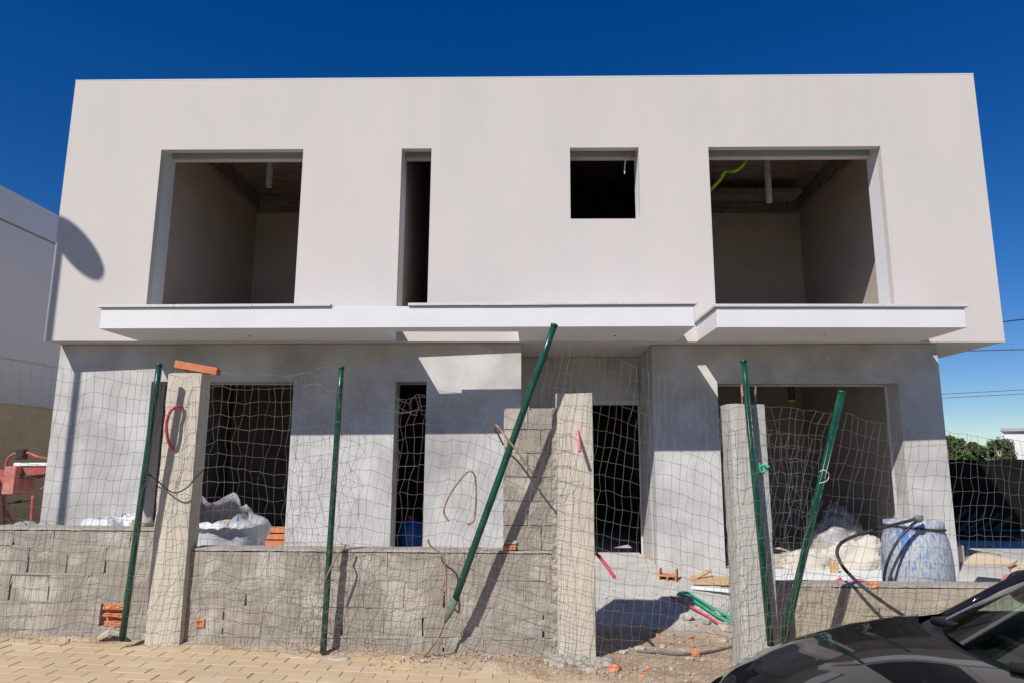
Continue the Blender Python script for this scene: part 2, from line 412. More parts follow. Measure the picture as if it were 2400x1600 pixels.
# ------------------------------------------------------------------ the unfinished house
XL, XR, ZB, ZT, YF = -6.208, 5.938, 3.063, 6.683, 8.5
house = thing('house', (0, YF, 0.3), 'unfinished two-storey house with a beige plastered upper box over grey rendered walls', 'house')
ZH = 5.667
up_open = [(-4.922, -3.000, 3.345, ZH), (-1.678, -1.281, 3.345, ZH), (0.559, 1.466, 4.680, ZH), (2.382, 4.627, 3.345, ZH)]
tall = [(a, b, c, (5.95)) for a, b, c, d in up_open]
bm = nb(); cellwall(bm, (XL, XR), (ZB, ZT), YF, YF + 0.10, up_open)
obj('upper_wall', bm, M['plaster'], house, label='beige plastered front of the upper storey')
bm = nb(); cellwall(bm, (XL + .001, XR - .001), (3.252, ZT - .001), YF + 0.101, YF + 0.30, tall)
obj('wall_core', bm, M['white'], house)
bm = nb(); cellwall(bm, (XL + .001, XR - .001), (3.252, ZT - .001), YF + 0.301, YF + 0.38, up_open)
obj('wall_lining', bm, M['white'], house)
bm = nb()
box(bm, XL, XL + 0.3, YF + 0.381, 17.5, 3.252, ZT); box(bm, XR - 0.3, XR, YF + 0.381, 17.5, 3.252, ZT); box(bm, XL + .3, XR - .3, 17.2, 17.5, 3.252, ZT)
obj('side_wall', bm, M['plaster'], house)
bm = nb(); box(bm, XL - 0.003, XR + 0.003, YF - 0.003, YF + 0.39, ZT, ZT + 0.012); obj('parapet_cap', bm, M['white'], house)
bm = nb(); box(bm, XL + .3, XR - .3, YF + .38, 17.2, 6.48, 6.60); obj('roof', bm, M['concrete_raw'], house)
bm = nb(); box(bm, XL + .002, XR - .002, YF + .101, 17.49, ZB + .004, 3.25)
obj('floor_slab', bm, M['plaster'], house)
bm = nb(); box(bm, XL + .31, XR - .31, YF + .385, 17.1, 3.252, 3.31); obj('upper_floor', bm, M['room'], house)
# shutter boxes let into the window heads, with the ragged plaster edge below them
for i, (a, b, c, d) in enumerate(up_open):
    bm = nb(); box(bm, a + .004, b - .004, YF + 0.285, YF + 0.298, d + 0.004, 5.945); obj('shutter_box', bm, M['shutter'], house)
    bm = nb(); n = max(3, int((b - a) / 0.07)); 
    for k in range(n):
        x0 = a + .003 + (b - a - .006) * k / n; x1 = a + .003 + (b - a - .006) * (k + 1) / n
        box(bm, x0, x1, YF + 0.296 - U(0, .012), YF + 0.384, d - 0.010, d + U(-.004, .014))
    obj('plaster_edge', bm, M['coping'], house)
# canopies
def canL(x): return 7.70 - 0.026 * (x + 5.0)
CZ0, CZ1 = 3.066, 3.312
HX0, HX1, HY0 = -1.66, -0.105, 7.852
can = None
bm = nb()
def prism(bm, P, z0, z1):
    a = [bm.verts.new((x, y, z0)) for x, y in P]; b = [bm.verts.new((x, y, z1)) for x, y in P]
    bm.faces.new(a[::-1]); bm.faces.new(b)
    for i in range(len(P)):
        j = (i + 1) % len(P); bm.faces.new((a[i], a[j], b[j], b[i]))
x0, x1 = -4.985, 1.868; YB = YF - 0.001
P = [(x0, canL(x0)), (x1, canL(x1)), (x1, YB), (HX1, YB), (HX1, HY0), (HX0, HY0), (HX0, YB), (x0, YB)]
prism(bm, P, CZ0, CZ1)
bev(bm, 0.004)
can = obj('canopy', bm, M['white'], house, label='long white canopy slab with a light well cut through it')
def stones(parent, xa, xb, yfun, z0, z1, depth=0.30, n=3, lip=0.028):
    for k in range(n):
        p = xa + (xb - xa) * k / n + 0.0012; q = xa + (xb - xa) * (k + 1) / n - 0.0012
        bm = nb(); a = []
        prism(bm, [(p, yfun(p) - lip), (q, yfun(q) - lip), (q, yfun(q) + depth), (p, yfun(p) + depth)], z0 + U(-.001, .001), z1 + U(-.001, .001))
        bev(bm, 0.003)
        obj('coping_stone', bm, M['coping'], parent)
stones(can, -5.02, -2.26, canL, CZ1 + .002, CZ1 + .034, n=3, depth=.26)
stones(can, -1.365, 1.90, canL, CZ1 + .002, CZ1 + .034, n=4, depth=.26)
bm = nb(); prism(bm, [(2.128, 7.565), (4.885, 7.565), (4.885, YB), (2.128, YB)], CZ0 - .004, CZ1 - 0.02); bev(bm, 0.004)
can2 = obj('canopy', bm, M['white'], house, label='white canopy slab in front of the wide upper opening at the right')
stones(can2, 2.10, 4.92, lambda x: 7.565, CZ1 - .018, CZ1 + .014, n=3, depth=.26)
bm = nb(); box(bm, 2.10, 2.36, 7.828, 8.49, CZ1 - .018, CZ1 + .0145); bev(bm, .003); obj('coping_stone', bm, M['coping'], can2)
# floor edge of the canopies behind the coping
bm = nb(); box(bm, -4.9, -3.02, 8.0, 8.49, CZ1 + .001, CZ1 + .012); obj('balcony_screed', bm, M['coping'], can)
# small drip holes under the canopies
for x, y in ((-3.4, 8.15), (1.05, 8.1), (3.5, 8.0)):
    bm = nb(); lathe(bm, [(0.012, 0), (0.012, 0.02)], (x, y, CZ0 - 0.008), 10); obj('drain_spout', bm, M['blackiron'], can if x < 2 else can2)

# upper rooms
def room(x0, x1, y1, z0, z1, m, name, beam=None, opens=None):
    y0 = YF + 0.386
    for nm, a in (('room_wall', (x0 - .1, x0, y0, y1, z0, z1)), ('room_wall', (x1, x1 + .1, y0, y1, z0, z1)), ('room_wall', (x0 - .1, x1 + .1, y1, y1 + .1, z0, z1))):
        bm = nb(); box(bm, *a); obj(nm, bm, m, house)
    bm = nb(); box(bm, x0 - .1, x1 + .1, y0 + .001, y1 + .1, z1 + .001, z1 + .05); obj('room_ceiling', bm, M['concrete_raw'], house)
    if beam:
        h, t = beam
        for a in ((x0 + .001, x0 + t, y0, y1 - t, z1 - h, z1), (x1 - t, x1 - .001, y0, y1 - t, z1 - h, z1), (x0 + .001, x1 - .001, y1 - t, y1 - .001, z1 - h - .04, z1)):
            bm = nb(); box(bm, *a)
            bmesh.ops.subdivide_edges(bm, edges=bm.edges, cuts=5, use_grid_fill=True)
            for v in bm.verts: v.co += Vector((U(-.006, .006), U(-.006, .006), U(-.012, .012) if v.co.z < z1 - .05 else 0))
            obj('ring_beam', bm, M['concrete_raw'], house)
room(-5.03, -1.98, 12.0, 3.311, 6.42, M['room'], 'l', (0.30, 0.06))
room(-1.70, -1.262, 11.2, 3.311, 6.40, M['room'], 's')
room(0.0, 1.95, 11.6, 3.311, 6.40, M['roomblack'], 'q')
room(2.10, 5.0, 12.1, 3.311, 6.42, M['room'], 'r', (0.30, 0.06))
bm = nb(); box(bm, 2.12, 4.7, 11.2, 11.6, 6.12, 6.20); obj('ceiling_joist', bm, M['concrete_raw'], house)
bm = nb(); box(bm, 2.12, 4.7, 10.2, 10.4, 6.32, 6.41); obj('ceiling_joist', bm, M['concrete_raw'], house)

# ground floor: two wall runs, each a little askew to the box above
ZG = 0.02
def abY(x): return 8.61 - 0.036 * (x + 0.08) - 8.61
def cdY(x): return 8.755 - 0.036 * (x - 1.604) - 8.755
ab_open = [(-4.915, -3.018, 0.30, 2.578), (-1.690, -1.285, 0.30, 2.576)]
cd_open = [(2.42, 4.655, 0.30, 2.571)]
for base, sh, rngx, op in ((8.61, abY, (-6.21, -0.08), ab_open), (8.755, cdY, (1.604, 5.17), cd_open)):
    tl = [(a, b, c, 2.80) for a, b, c, d in op]
    bm = nb(); cellwall(bm, rngx, (ZG, ZB - .002), base, base + .09, op, sh); obj('ground_wall', bm, M['render'], house, label='grey cement rendered ground floor wall')
    bm = nb(); cellwall(bm, (rngx[0] + .001, rngx[1] - .001), (ZG, ZB - .003), base + .091, base + .27, tl, sh); obj('wall_core', bm, M['render'], house)
    bm = nb(); cellwall(bm, (rngx[0] + .001, rngx[1] - .001), (ZG, ZB - .003), base + .271, base + .34, op, sh); obj('wall_lining', bm, M['render'] if base < 8.7 else M['white'], house)
    for a, b, c, d in op:
        y = base + sh((a + b) / 2)
        bm = nb(); box(bm, a + .004, b - .004, y + .225, y + .24, d + .004, 2.79); obj('shutter_box', bm, M['shutter'], house)
        bm = nb(); n = max(3, int((b - a) / .09))
        for k in range(n):
            box(bm, a + .003 + (b - a - .006) * k / n, a + .003 + (b - a - .006) * (k + 1) / n, y + .262 - U(0, .01), y + .342, d - .008, d + U(-.004, .01))
        obj('plaster_edge', bm, M['coping'], house)
# entrance recess
RY = 9.80
bm = nb(); cellwall(bm, (-0.33, 1.60), (ZG, ZB - .002), RY, RY + .22, [(0.78, 1.575, 0.31, 2.372)]); obj('entrance_wall', bm, M['render'], house)
bm = nb(); box(bm, -0.33, -0.081, 8.96, RY - .001, ZG, ZB - .002); obj('ground_wall', bm, M['render'], house)
bm = nb(); box(bm, 1.605, 1.86, 9.10, RY + .2, ZG, ZB - .002); obj('ground_wall', bm, M['render'], house)
bm = nb(); box(bm, 0.70, 0.779, RY - .004, RY + .228, 0.31, 2.372); box(bm, 1.575, 1.5995, RY - .004, RY + .228, .31, 2.45); box(bm, .70, 1.575, RY - .004, RY + .228, 2.372, 2.44)
obj('door_lining', bm, M['coping'], house)
# ground floor outer and inner walls, floor
bm = nb(); box(bm, -6.21, -5.96, 9.18, 17.0, ZG, ZB - .002); box(bm, 4.93, 5.17, 8.98, 17.0, ZG, ZB - .002); box(bm, -5.96, 4.93, 16.8, 17.0, ZG, ZB - .002)
obj('side_wall', bm, M['render'], house)
bm = nb(); box(bm, -5.96, 4.93, 8.9, 16.8, 0.0, 0.315); obj('ground_floor', bm, M['render'], house)
def grm(nm, a, m):
    bm = nb(); box(bm, *a); obj(nm, bm, m, house)
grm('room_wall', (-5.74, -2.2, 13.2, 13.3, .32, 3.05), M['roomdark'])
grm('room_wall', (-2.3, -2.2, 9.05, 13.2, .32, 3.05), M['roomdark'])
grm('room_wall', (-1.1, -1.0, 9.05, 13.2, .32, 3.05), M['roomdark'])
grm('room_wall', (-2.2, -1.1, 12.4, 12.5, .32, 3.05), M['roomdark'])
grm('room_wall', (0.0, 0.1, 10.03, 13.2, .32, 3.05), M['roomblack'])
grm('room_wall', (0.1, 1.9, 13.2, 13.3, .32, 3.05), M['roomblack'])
grm('room_wall', (1.9, 2.0, 10.03, 13.2, .32, 3.05), M['room'])
grm('room_wall', (1.9, 4.925, 12.3, 12.4, .32, 3.05), M['room'])
grm('room_wall', (4.90, 4.925, 9.02, 12.29, .32, 3.05), M['room'])
grm('room_wall', (2.03, 2.12, 9.16, 12.3, .32, 3.05), M['room'])
bm = nb(); box(bm, 2.13, 4.64, 8.75, 12.2, 0.316, 0.322); obj('floor_screed', bm, M['cloth'], house, label='white dusted screed floor of the right room')

# service conduits hanging from the ceilings
def hanging(x, y, Y, r, n0, label, m=M['greytube'], ztop=6.40):
    p = W(x, y, Y); P, R = corrugate([(p.x, p.y, ztop), (p.x, p.y, (ztop + p.z) / 2), (p.x, p.y, p.z)], r, .034, .006)
    bm = nb(); tube(bm, P, R, 12, closed=False); o = obj('corrugated_conduit', bm, m, None, label=label, cat='conduit', smooth=True); return o
hanging(630, 438, 9.8, .042, 0, 'grey ribbed conduit hanging from the ceiling in the upper left opening')
hanging(1803, 476, 9.7, .042, 0, 'grey ribbed conduit hanging from the ceiling in the upper right opening')
hanging(1856, 938, 9.9, .045, 0, 'dark ribbed conduit with yellow end hanging in the lower right opening', M['blacktube'], 3.04)
p = W(1856, 938, 9.9)
bm = nb(); lathe(bm, [(.036, -.012), (.05, -.012), (.05, .006), (.036, .006)], p, 16); o = obj('conduit_collar', bm, M['limetube'])
yo = mat('yellow_collar', (0.62, 0.42, 0.03), (0.5, 0.34, 0.03), 5, .5); o.data.materials[0] = yo
dk = [q for q in bpy.data.objects if q.get('label', '').startswith('dark ribbed')][0]
o.parent = dk
bm = nb(); P, R = corrugate([W(1745, 372, 9.5) + Vector((.02, 0, .12)), W(1745, 380, 9.5), W(1724, 400, 9.5), W(1700, 402, 9.6), W(1688, 420, 9.7), W(1668, 442, 9.8), W(1640, 470, 10.0)], .027, .03, .003)
tube(bm, P, R, 10); obj('corrugated_conduit', bm, M['limetube'], None, True, 'lime green conduit snaking under the ceiling of the upper right opening', 'conduit')
bm = nb(); tube(bm, spline([W(1470, 366, 8.75), W(1466, 378, 8.72), W(1464, 395, 8.72), W(1464, 408, 8.72)]), .008, 8)
obj('loose_cable', bm, M['white'], None, True, 'thin white cable dangling in the small square window', 'cable')
bm = nb(); tube(bm, spline([W(1492, 366, 8.62), W(1484, 368, 8.62), W(1476, 369, 8.64)]), .011, 8)
obj('red_wire_stub', bm, M['redtube'], None, True, 'red cable stub at the top corner of the small square window', 'cable')

# ------------------------------------------------------------------ neighbouring house and yard wall at the left
nh = thing('neighbour_house', (-13, 14, 0), 'plain white neighbouring house in shade at the left edge', 'house')
NX = -9.5
bm = nb(); box(bm, -18, NX, 6.5, 26, 3.375, 5.79); obj('wall', bm, M['neigh'], nh)
bm = nb(); box(bm, -18, NX, 6.5, 26, -0.2, 3.345); obj('wall', bm, M['neigh'], nh)
bm = nb(); box(bm, -17.98, NX - .03, 6.53, 25.97, 3.345, 3.375); obj('groove', bm, M['neigh'], nh)
bm = nb(); box(bm, -18, NX, 6.5, 26, 5.83, 6.41); obj('parapet', bm, M['neigh'], nh)
bm = nb(); box(bm, -17.95, NX - .05, 6.55, 25.95, 5.79, 5.83); obj('groove', bm, M['tan'], nh)
yw = thing('yard_wall', (-7.9, 10, 0), 'tan rendered yard wall between the two houses', 'wall')
bm = nb(); box(bm, -8.15, -8.0, 7.2, 20, -.1, 2.39); obj('wall_body', bm, M['tan'], yw)
bm = nb(); box(bm, -8.155, -7.99, 7.2, 20, 2.391, 2.41); obj('wall_cap', bm, M['tan'], yw)
bm = nb(); box(bm, -8.0, -6.02, 15.0, 15.15, -.1, 2.3); obj('wall_return', bm, M['tan'], yw)

# ------------------------------------------------------------------ red site machine beside the house
mc = thing('site_machine', (-7.0, 9.6, .25), 'worn red site machine with a hose arch beside the house', 'machine')
def mtube(nm, pts, r, m, n=8):
    bm = nb(); tube(bm, spline(pts, 5), r, n); return obj(nm, bm, m, mc, True)
Ym = 9.5
mtube('hose_arch', [W(14, 1100, Ym), W(17, 1078, Ym), W(32, 1064, Ym), W(60, 1060, Ym), (W(75, 1064, Ym)), W(90, 1070, Ym), W(120, 1076, Ym + .05), W(150, 1080, Ym + .1)], .020, M['redpaint'])
bm = nb(); a = W(49, 1062, Ym - .02); box(bm, a.x - .05, a.x + .05, Ym - .06, Ym + .06, a.z - .08, a.z + .06); bev(bm, .01); obj('coupling', bm, M['blackiron'], mc)
a, b = W(34, 1092, Ym), W(110, 1122, Ym)
bm = nb(); box(bm, a.x, b.x, Ym, Ym + .5, b.z, a.z); bev(bm, .012); obj('hopper', bm, M['redpaint'], mc)
bm = nb(); box(bm, a.x - .01, b.x + .01, Ym - .02, Ym + .52, a.z + .002, a.z + .05); bev(bm, .01); obj('lid', bm, M['neigh'], mc)
a, b = W(13, 1092, Ym - .1), W(32, 1158, Ym - .1)
bm = nb(); box(bm, a.x, b.x, Ym - .12, Ym + .3, b.z, a.z); bev(bm, .008); obj('side_panel', bm, M['pinkpaint'], mc)
a, b = W(-40, 1100, Ym), W(12, 1160, Ym)
bm = nb(); box(bm, a.x, b.x, Ym, Ym + .35, b.z, a.z); bev(bm, .008); obj('motor_cover', bm, M['redpaint'], mc)
a, b = W(30, 1122, Ym), W(112, 1116, Ym)
mtube('frame_rail', [W(18, 1180, Ym), W(80, 1168, Ym)], .016, M['blackiron'])
mtube('frame_rail', [W(32, 1118, Ym - .02), W(112, 1110, Ym - .02)], .014, M['blackiron'])
mtube('leg', [W(8, 1150, Ym), W(12, 1215, Ym), W(14, 1260, Ym)], .024, M['redpaint'])
mtube('leg', [W(8, 1185, Ym), W(26, 1215, Ym), W(44, 1240, Ym)], .02, M['redpaint'])
mtube('leg', [W(78, 1160, Ym), W(74, 1215, Ym), W(72, 1255, Ym)], .022, M['redpaint'])
mtube('crank', [W(95, 1145, Ym), W(106, 1140, Ym), W(120, 1138, Ym)], .012, M['redpaint'])

# ------------------------------------------------------------------ right background
fn = thing('screen_fence', (9, 14, 0), 'black sheet screen fence behind the yard at the right', 'fence')
for i in range(7):
    x0 = 6.2 + i * 1.5
    bm = nb(); n = 14; rows = 7; V = []
    for j in range(rows + 1):
        for k in range(n + 1):
            xx = x0 + 1.53 * k / n; zz = -.1 + 1.74 * j / rows
            V.append(bm.verts.new((xx, 14 + .03 * noise.noise(Vector((xx * 3, zz * 1.2, 0))) + .02 * (i % 2), zz + (.03 * noise.noise(Vector((xx * 1.5, 0, 4))) if j == rows else 0))))
    for j in range(rows):
        for k in range(n):
            q = j * (n + 1) + k; bm.faces.new((V[q], V[q + 1], V[q + n + 2], V[q + n + 1]))
    bmesh.ops.solidify(bm, geom=list(bm.faces), thickness=.012)
    obj('screen_sheet', bm, M['tarp'], fn)
    bm = nb(); tube(bm, [(x0, 14.06, -.1), (x0, 14.06, 1.6)], .025, 8); obj('post', bm, M['blackiron'], fn)

def tree(name, c, rx, ry, rz, n, m, label, trunk_h, seed, leaf=.10):
    r = random.Random(seed); t = thing(name, (c[0], c[1], 0.0), label, 'tree')
    bm = nb(); tube(bm, [(c[0], c[1], -.1), (c[0] + .05, c[1], trunk_h * .6), (c[0], c[1] + .05, c[2])], [.11, .08, .04], 8)
    for k in range(7):
        a = r.uniform(0, 6.28); e = Vector((c[0] + cos(a) * rx * .7, c[1] + sin(a) * ry * .7, c[2] + r.uniform(-.2, .7) * rz))
        s = Vector((c[0], c[1], trunk_h * r.uniform(.5, .9))); tube(bm, [s, s.lerp(e, .5) + Vector((0, 0, .1)), e], [.05, .03, .01], 6)
    obj('trunk', bm, M['bark'], t, True)
    clumps = []
    for k in range(26):
        while True:
            d = Vector((r.uniform(-1, 1), r.uniform(-1, 1), r.uniform(-1, 1)))
            if .35 < d.length < 1: break
        clumps.append((Vector((c[0] + d.x * rx, c[1] + d.y * ry, c[2] + d.z * rz)), r.uniform(.22, .45)))
    V, F = [], []
    for k in range(n):
        cc, cr = r.choice(clumps)
        d = Vector((r.gauss(0, 1), r.gauss(0, 1), r.gauss(0, 1))).normalized() * cr * r.uniform(.45, 1.1)
        p = cc + Vector((d.x * rx, d.y * ry, d.z * rz)) * 1.0
        a = Vector((r.gauss(0, 1), r.gauss(0, 1), r.gauss(0, .6))).normalized(); b = a.cross(Vector((r.gauss(0, 1), r.gauss(0, 1), r.gauss(0, 1)))).normalized()
        L = leaf * r.uniform(.6, 1.3); i = len(V)
        V += [p - a * L * .5, p + b * L * .25, p + a * L * .5, p - b * L * .25]; F.append((i, i + 1, i + 2, i + 3))
    obj('crown', (V, F), m, t)
c = W(2262, 1050, 17.5); tree('garden_tree', (c.x, 17.5, c.z - .16), .42, .5, .36, 4200, M['leaf'], 'bushy dark green tree behind the black screen, next to the house', 1.2, 3, .075)
c = W(2335, 1050, 20); tree('garden_tree', (c.x, 20, c.z - .16), .36, .4, .46, 3600, M['leafb'], 'olive green tree behind the black screen, next to the white outbuilding', 1.4, 5, .075)
c = W(2232, 1035, 23); tree('garden_tree', (c.x - .1, 23, c.z - .1), .4, .4, .3, 1200, M['leaf'], 'far tree by the red tiled roof, half hidden by the house corner', 1.4, 9, .12)

ob = thing('white_outbuilding', (17, 22, 0), 'small white flat-roofed building far right beyond the black screen', 'building')
a, b = W(2352, 1010, 22), W(2352, 1090, 22)
OM = Matrix.Translation((a.x, 22, 0)) @ Matrix.Rotation(-radians(37), 4, 'Z')
bm = nb(); box(bm, 0, 7, 0, 6, -.2, a.z, OM); obj('wall', bm, M['white'], ob)
bm = nb(); box(bm, -.08, 7.1, -.1, 6.1, a.z + .002, a.z + .10, OM); obj('roof_edge', bm, M['lampgrey'], ob)
p = W(2356, 1038, 21.9)
bm = nb(); box(bm, p.x - .16, p.x + .10, 21.62, 21.99, p.z - .12, p.z + .16); bev(bm, .02); wl_ = obj('wall_unit', bm, M['white'], ob)
bm = nb(); box(bm, p.x - .12, p.x + .03, 21.60, 21.615, p.z - .10, p.z + .03); obj('grille', bm, M['blackiron'], wl_)
rh = thing('tiled_house', (16, 40, 0), 'far house with a red clay tile roof beside the house corner', 'house')
p = W(2226, 1030, 34)
bm = nb(); box(bm, p.x - 6, p.x + 1.2, 34, 40, -.3, p.z - .6); obj('wall', bm, M['tan'], rh)
bm = nb(); q = [(p.x - 6.3, 33.7), (p.x + 1.5, 33.7), (p.x + 1.5, 40.3), (p.x - 6.3, 40.3)]
b0 = [bm.verts.new((x, y, p.z - .6)) for x, y in q]; t0 = [bm.verts.new((p.x - 5, 37, p.z + .55)), bm.verts.new((p.x + .3, 37, p.z + .55))]
bm.faces.new((b0[0], b0[1], t0[1], t0[0])); bm.faces.new((b0[1], b0[2], t0[1])); bm.faces.new((b0[2], b0[3], t0[0], t0[1])); bm.faces.new((b0[3], b0[0], t0[0])); bm.faces.new(b0[::-1])
obj('roof', bm, M['tile'], rh)

for (p0, p1, Y0, Y1, r, lab) in (((2290, 762), (2460, 741), 30, 22, .022, 'uppermost black power line at the right'), ((2200, 823.5), (2460, 816.5), 28, 26, .020, 'power line just under the corner of the upper box'),
                            ((2150, 926), (2460, 909), 40, 36, .014, 'upper one of the two thin far power lines'), ((2150, 935), (2460, 918.5), 40, 36, .014, 'lower one of the two thin far power lines')):
    a, b = W(*p0, Y0), W(*p1, Y1); d = b - a
    pts = [a - d * 1.5 + Vector((0, 0, 0))] + [a + d * (k / 4) for k in range(5)] + [b + d * 3]
    bm = nb(); tube(bm, pts, r, 6); obj('power_line', bm, M['blacktube'], None, True, lab, 'cable', 'power lines')

# lumber and boards in the side yard at the right
pl = [((2235, 1225), (2262, 1195)), ((2245, 1245), (2290, 1200)), ((2260, 1255), (2310, 1200)), ((2275, 1262), (2340, 1205)), ((2300, 1265), (2370, 1210))]
for k, (a, b) in enumerate(pl):
    A, B = W(*a, 12.2), W(*b, 13.7); bm = nb(); tube(bm, [A, B], .045, 4)
    obj('dark_plank', bm, M['shadeplank'], None, False, ['first', 'second', 'third', 'fourth', 'fifth'][k] + ' leaning dark plank from the house corner, against the black screen', 'plank', 'planks leaning on the black screen')
bm = nb(); A = W(2235, 1290, 12); box(bm, 6.9, 11.5, 12.0, 12.6, .18, .40); obj('plank_pile', bm, M['tarp'], None, False, 'low dark pile of planks along the black screen', 'lumber')
def slab(name, P, th, m, label, cat, group=None):
    bm = nb(); a = [bm.verts.new(p) for p in P]; b = [bm.verts.new(Vector(p) - Vector((0, 0, th))) for p in P]
    bm.faces.new(a); bm.faces.new(b[::-1])
    for i in range(len(P)): j = (i + 1) % len(P); bm.faces.new((a[i], b[i], b[j], a[j]))
    return obj(name, bm, m, None, False, label, cat, group)
slab('plywood_sheet', [WZ(2257, 1319, .52), WZ(2370, 1320, .50), WZ(2385, 1310, .52), WZ(2283, 1296, .56)], .03, M['plywood'], 'pale plywood sheet lying on rubble at the right of the blue barrel', 'plywood')
slab('plywood_sheet', [WZ(2370, 1333, .44), WZ(2460, 1338, .44), WZ(2460, 1318, .46), WZ(2352, 1312, .47)], .03, M['plywood'], 'orange brown board end at the right edge above the car roof', 'plywood')
slab('stone_slab', [WZ(2345, 1360, .36), WZ(2440, 1366, .36), WZ(2440, 1350, .38), WZ(2355, 1344, .38)], .03, M['pinkpaint'], 'reddish slab lying at the right edge above the car', 'slab')
p = WZ(2282, 1368, .1)
bm = nb(); box(bm, -.15, .15, -.15, .2, 0, .42, Matrix.Translation((p.x, p.y + .5, .1)) @ Matrix.Rotation(.5, 4, 'Z')); bev(bm, .02)
obj('stone_block', bm, M['plywood'], None, False, 'squarish tan block right of the blue barrel', 'block')
bm = nb(); lathe(bm, [(.26, 0), (.27, .16), (.22, .26), (.10, .32)], (p.x + .45, p.y + .4, .1), 18); obj('sand_mould', bm, M['tan'], None, True, 'rounded tan mound beside the tan block at the right', 'mound')

# ------------------------------------------------------------------ front boundary wall: blocks, mortar, pillars
FY = 5.80
blk = []
for q in range(7):
    bm = nb(); L, H, Dp = .311, .206, .19
    nxx, nzz = 5, 3
    G = [[bm.verts.new((L * i / nxx, U(-.0018, .0018) + (.001 if i in (0, nxx) or j in (0, nzz) else 0), H * j / nzz)) for j in range(nzz + 1)] for i in range(nxx + 1)]
    for i in range(nxx):
        for j in range(nzz): bm.faces.new((G[i][j], G[i + 1][j], G[i + 1][j + 1], G[i][j + 1]))
    B = {(i, j): bm.verts.new((L * i / nxx, Dp, H * j / nzz)) for i in (0, nxx) for j in (0, nzz)}
    bm.faces.new((B[0, 0], B[0, nzz], B[nxx, nzz], B[nxx, 0]))
    bm.faces.new([G[i][0] for i in range(nxx, -1, -1)] + [B[0, 0], B[nxx, 0]])
    bm.faces.new([G[i][nzz] for i in range(nxx + 1)] + [B[nxx, nzz], B[0, nzz]])
    bm.faces.new([G[0][j] for j in range(nzz + 1)] + [B[0, nzz], B[0, 0]])
    bm.faces.new([G[nxx][j] for j in range(nzz, -1, -1)] + [B[nxx, 0], B[nxx, nzz]])
    for v in bm.verts: v.co.x += U(-.004, .004); v.co.z += U(-.003, .003)
    me = bpy.data.meshes.new('block'); bmesh.ops.recalc_face_normals(bm, faces=bm.faces); bm.to_mesh(me); bm.free()
    me.materials.append(M['block']); blk.append(me)

def lump_strip(bm, x0, x1, z0, z1, y, depth, step=.035, amp=.0035):
    """rough mortar filling: a bumpy sheet with a body behind it"""
    n = max(2, int(abs(x1 - x0) / step)); m = max(2, int(abs(z1 - z0) / step))
    G = [[bm.verts.new((x0 + (x1 - x0) * i / n, y + amp * noise.noise(Vector(((x0 + (x1 - x0) * i / n) * 22, y * 3, (z0 + (z1 - z0) * j / m) * 22))) , z0 + (z1 - z0) * j / m)) for j in range(m + 1)] for i in range(n + 1)]
    for i in range(n):
        for j in range(m): bm.faces.new((G[i][j], G[i + 1][j], G[i + 1][j + 1], G[i][j + 1]))
    c = [bm.verts.new((x, y + depth, z)) for x, z in ((x0, z0), (x1, z0), (x1, z1), (x0, z1))]
    bm.faces.new(c[::-1])
    bm.faces.new([G[i][0] for i in range(n, -1, -1)] + [c[0], c[1]]); bm.faces.new([G[i][m] for i in range(n + 1)] + [c[2], c[3]])
    bm.faces.new([G[0][j] for j in range(m + 1)] + [c[3], c[0]]); bm.faces.new([G[n][j] for j in range(m, -1, -1)] + [c[1], c[2]])

def smear(bm, r, x, z, rx, rz, y):
    """an irregular trowelled dab of mortar fading into the wall face"""
    n = 14; rings = []
    ph = r.uniform(0, 9)
    for k, (f, h) in enumerate(((1.0, .004), (.8, -.0015), (.45, -.004))):
        ring = []
        for i in range(n):
            a = 2 * pi * i / n; w = 1 + .35 * noise.noise(Vector((cos(a) * 1.3, sin(a) * 1.3, ph)))
            ring.append(bm.verts.new((x + cos(a) * rx * f * w, y + h + r.uniform(-.0015, .0015), z + sin(a) * rz * f * w)))
        rings.append(ring)
    for A, B in zip(rings, rings[1:]):
        for i in range(n): bm.faces.new((A[i], A[(i + 1) % n], B[(i + 1) % n], B[i]))
    bm.faces.new(rings[-1])

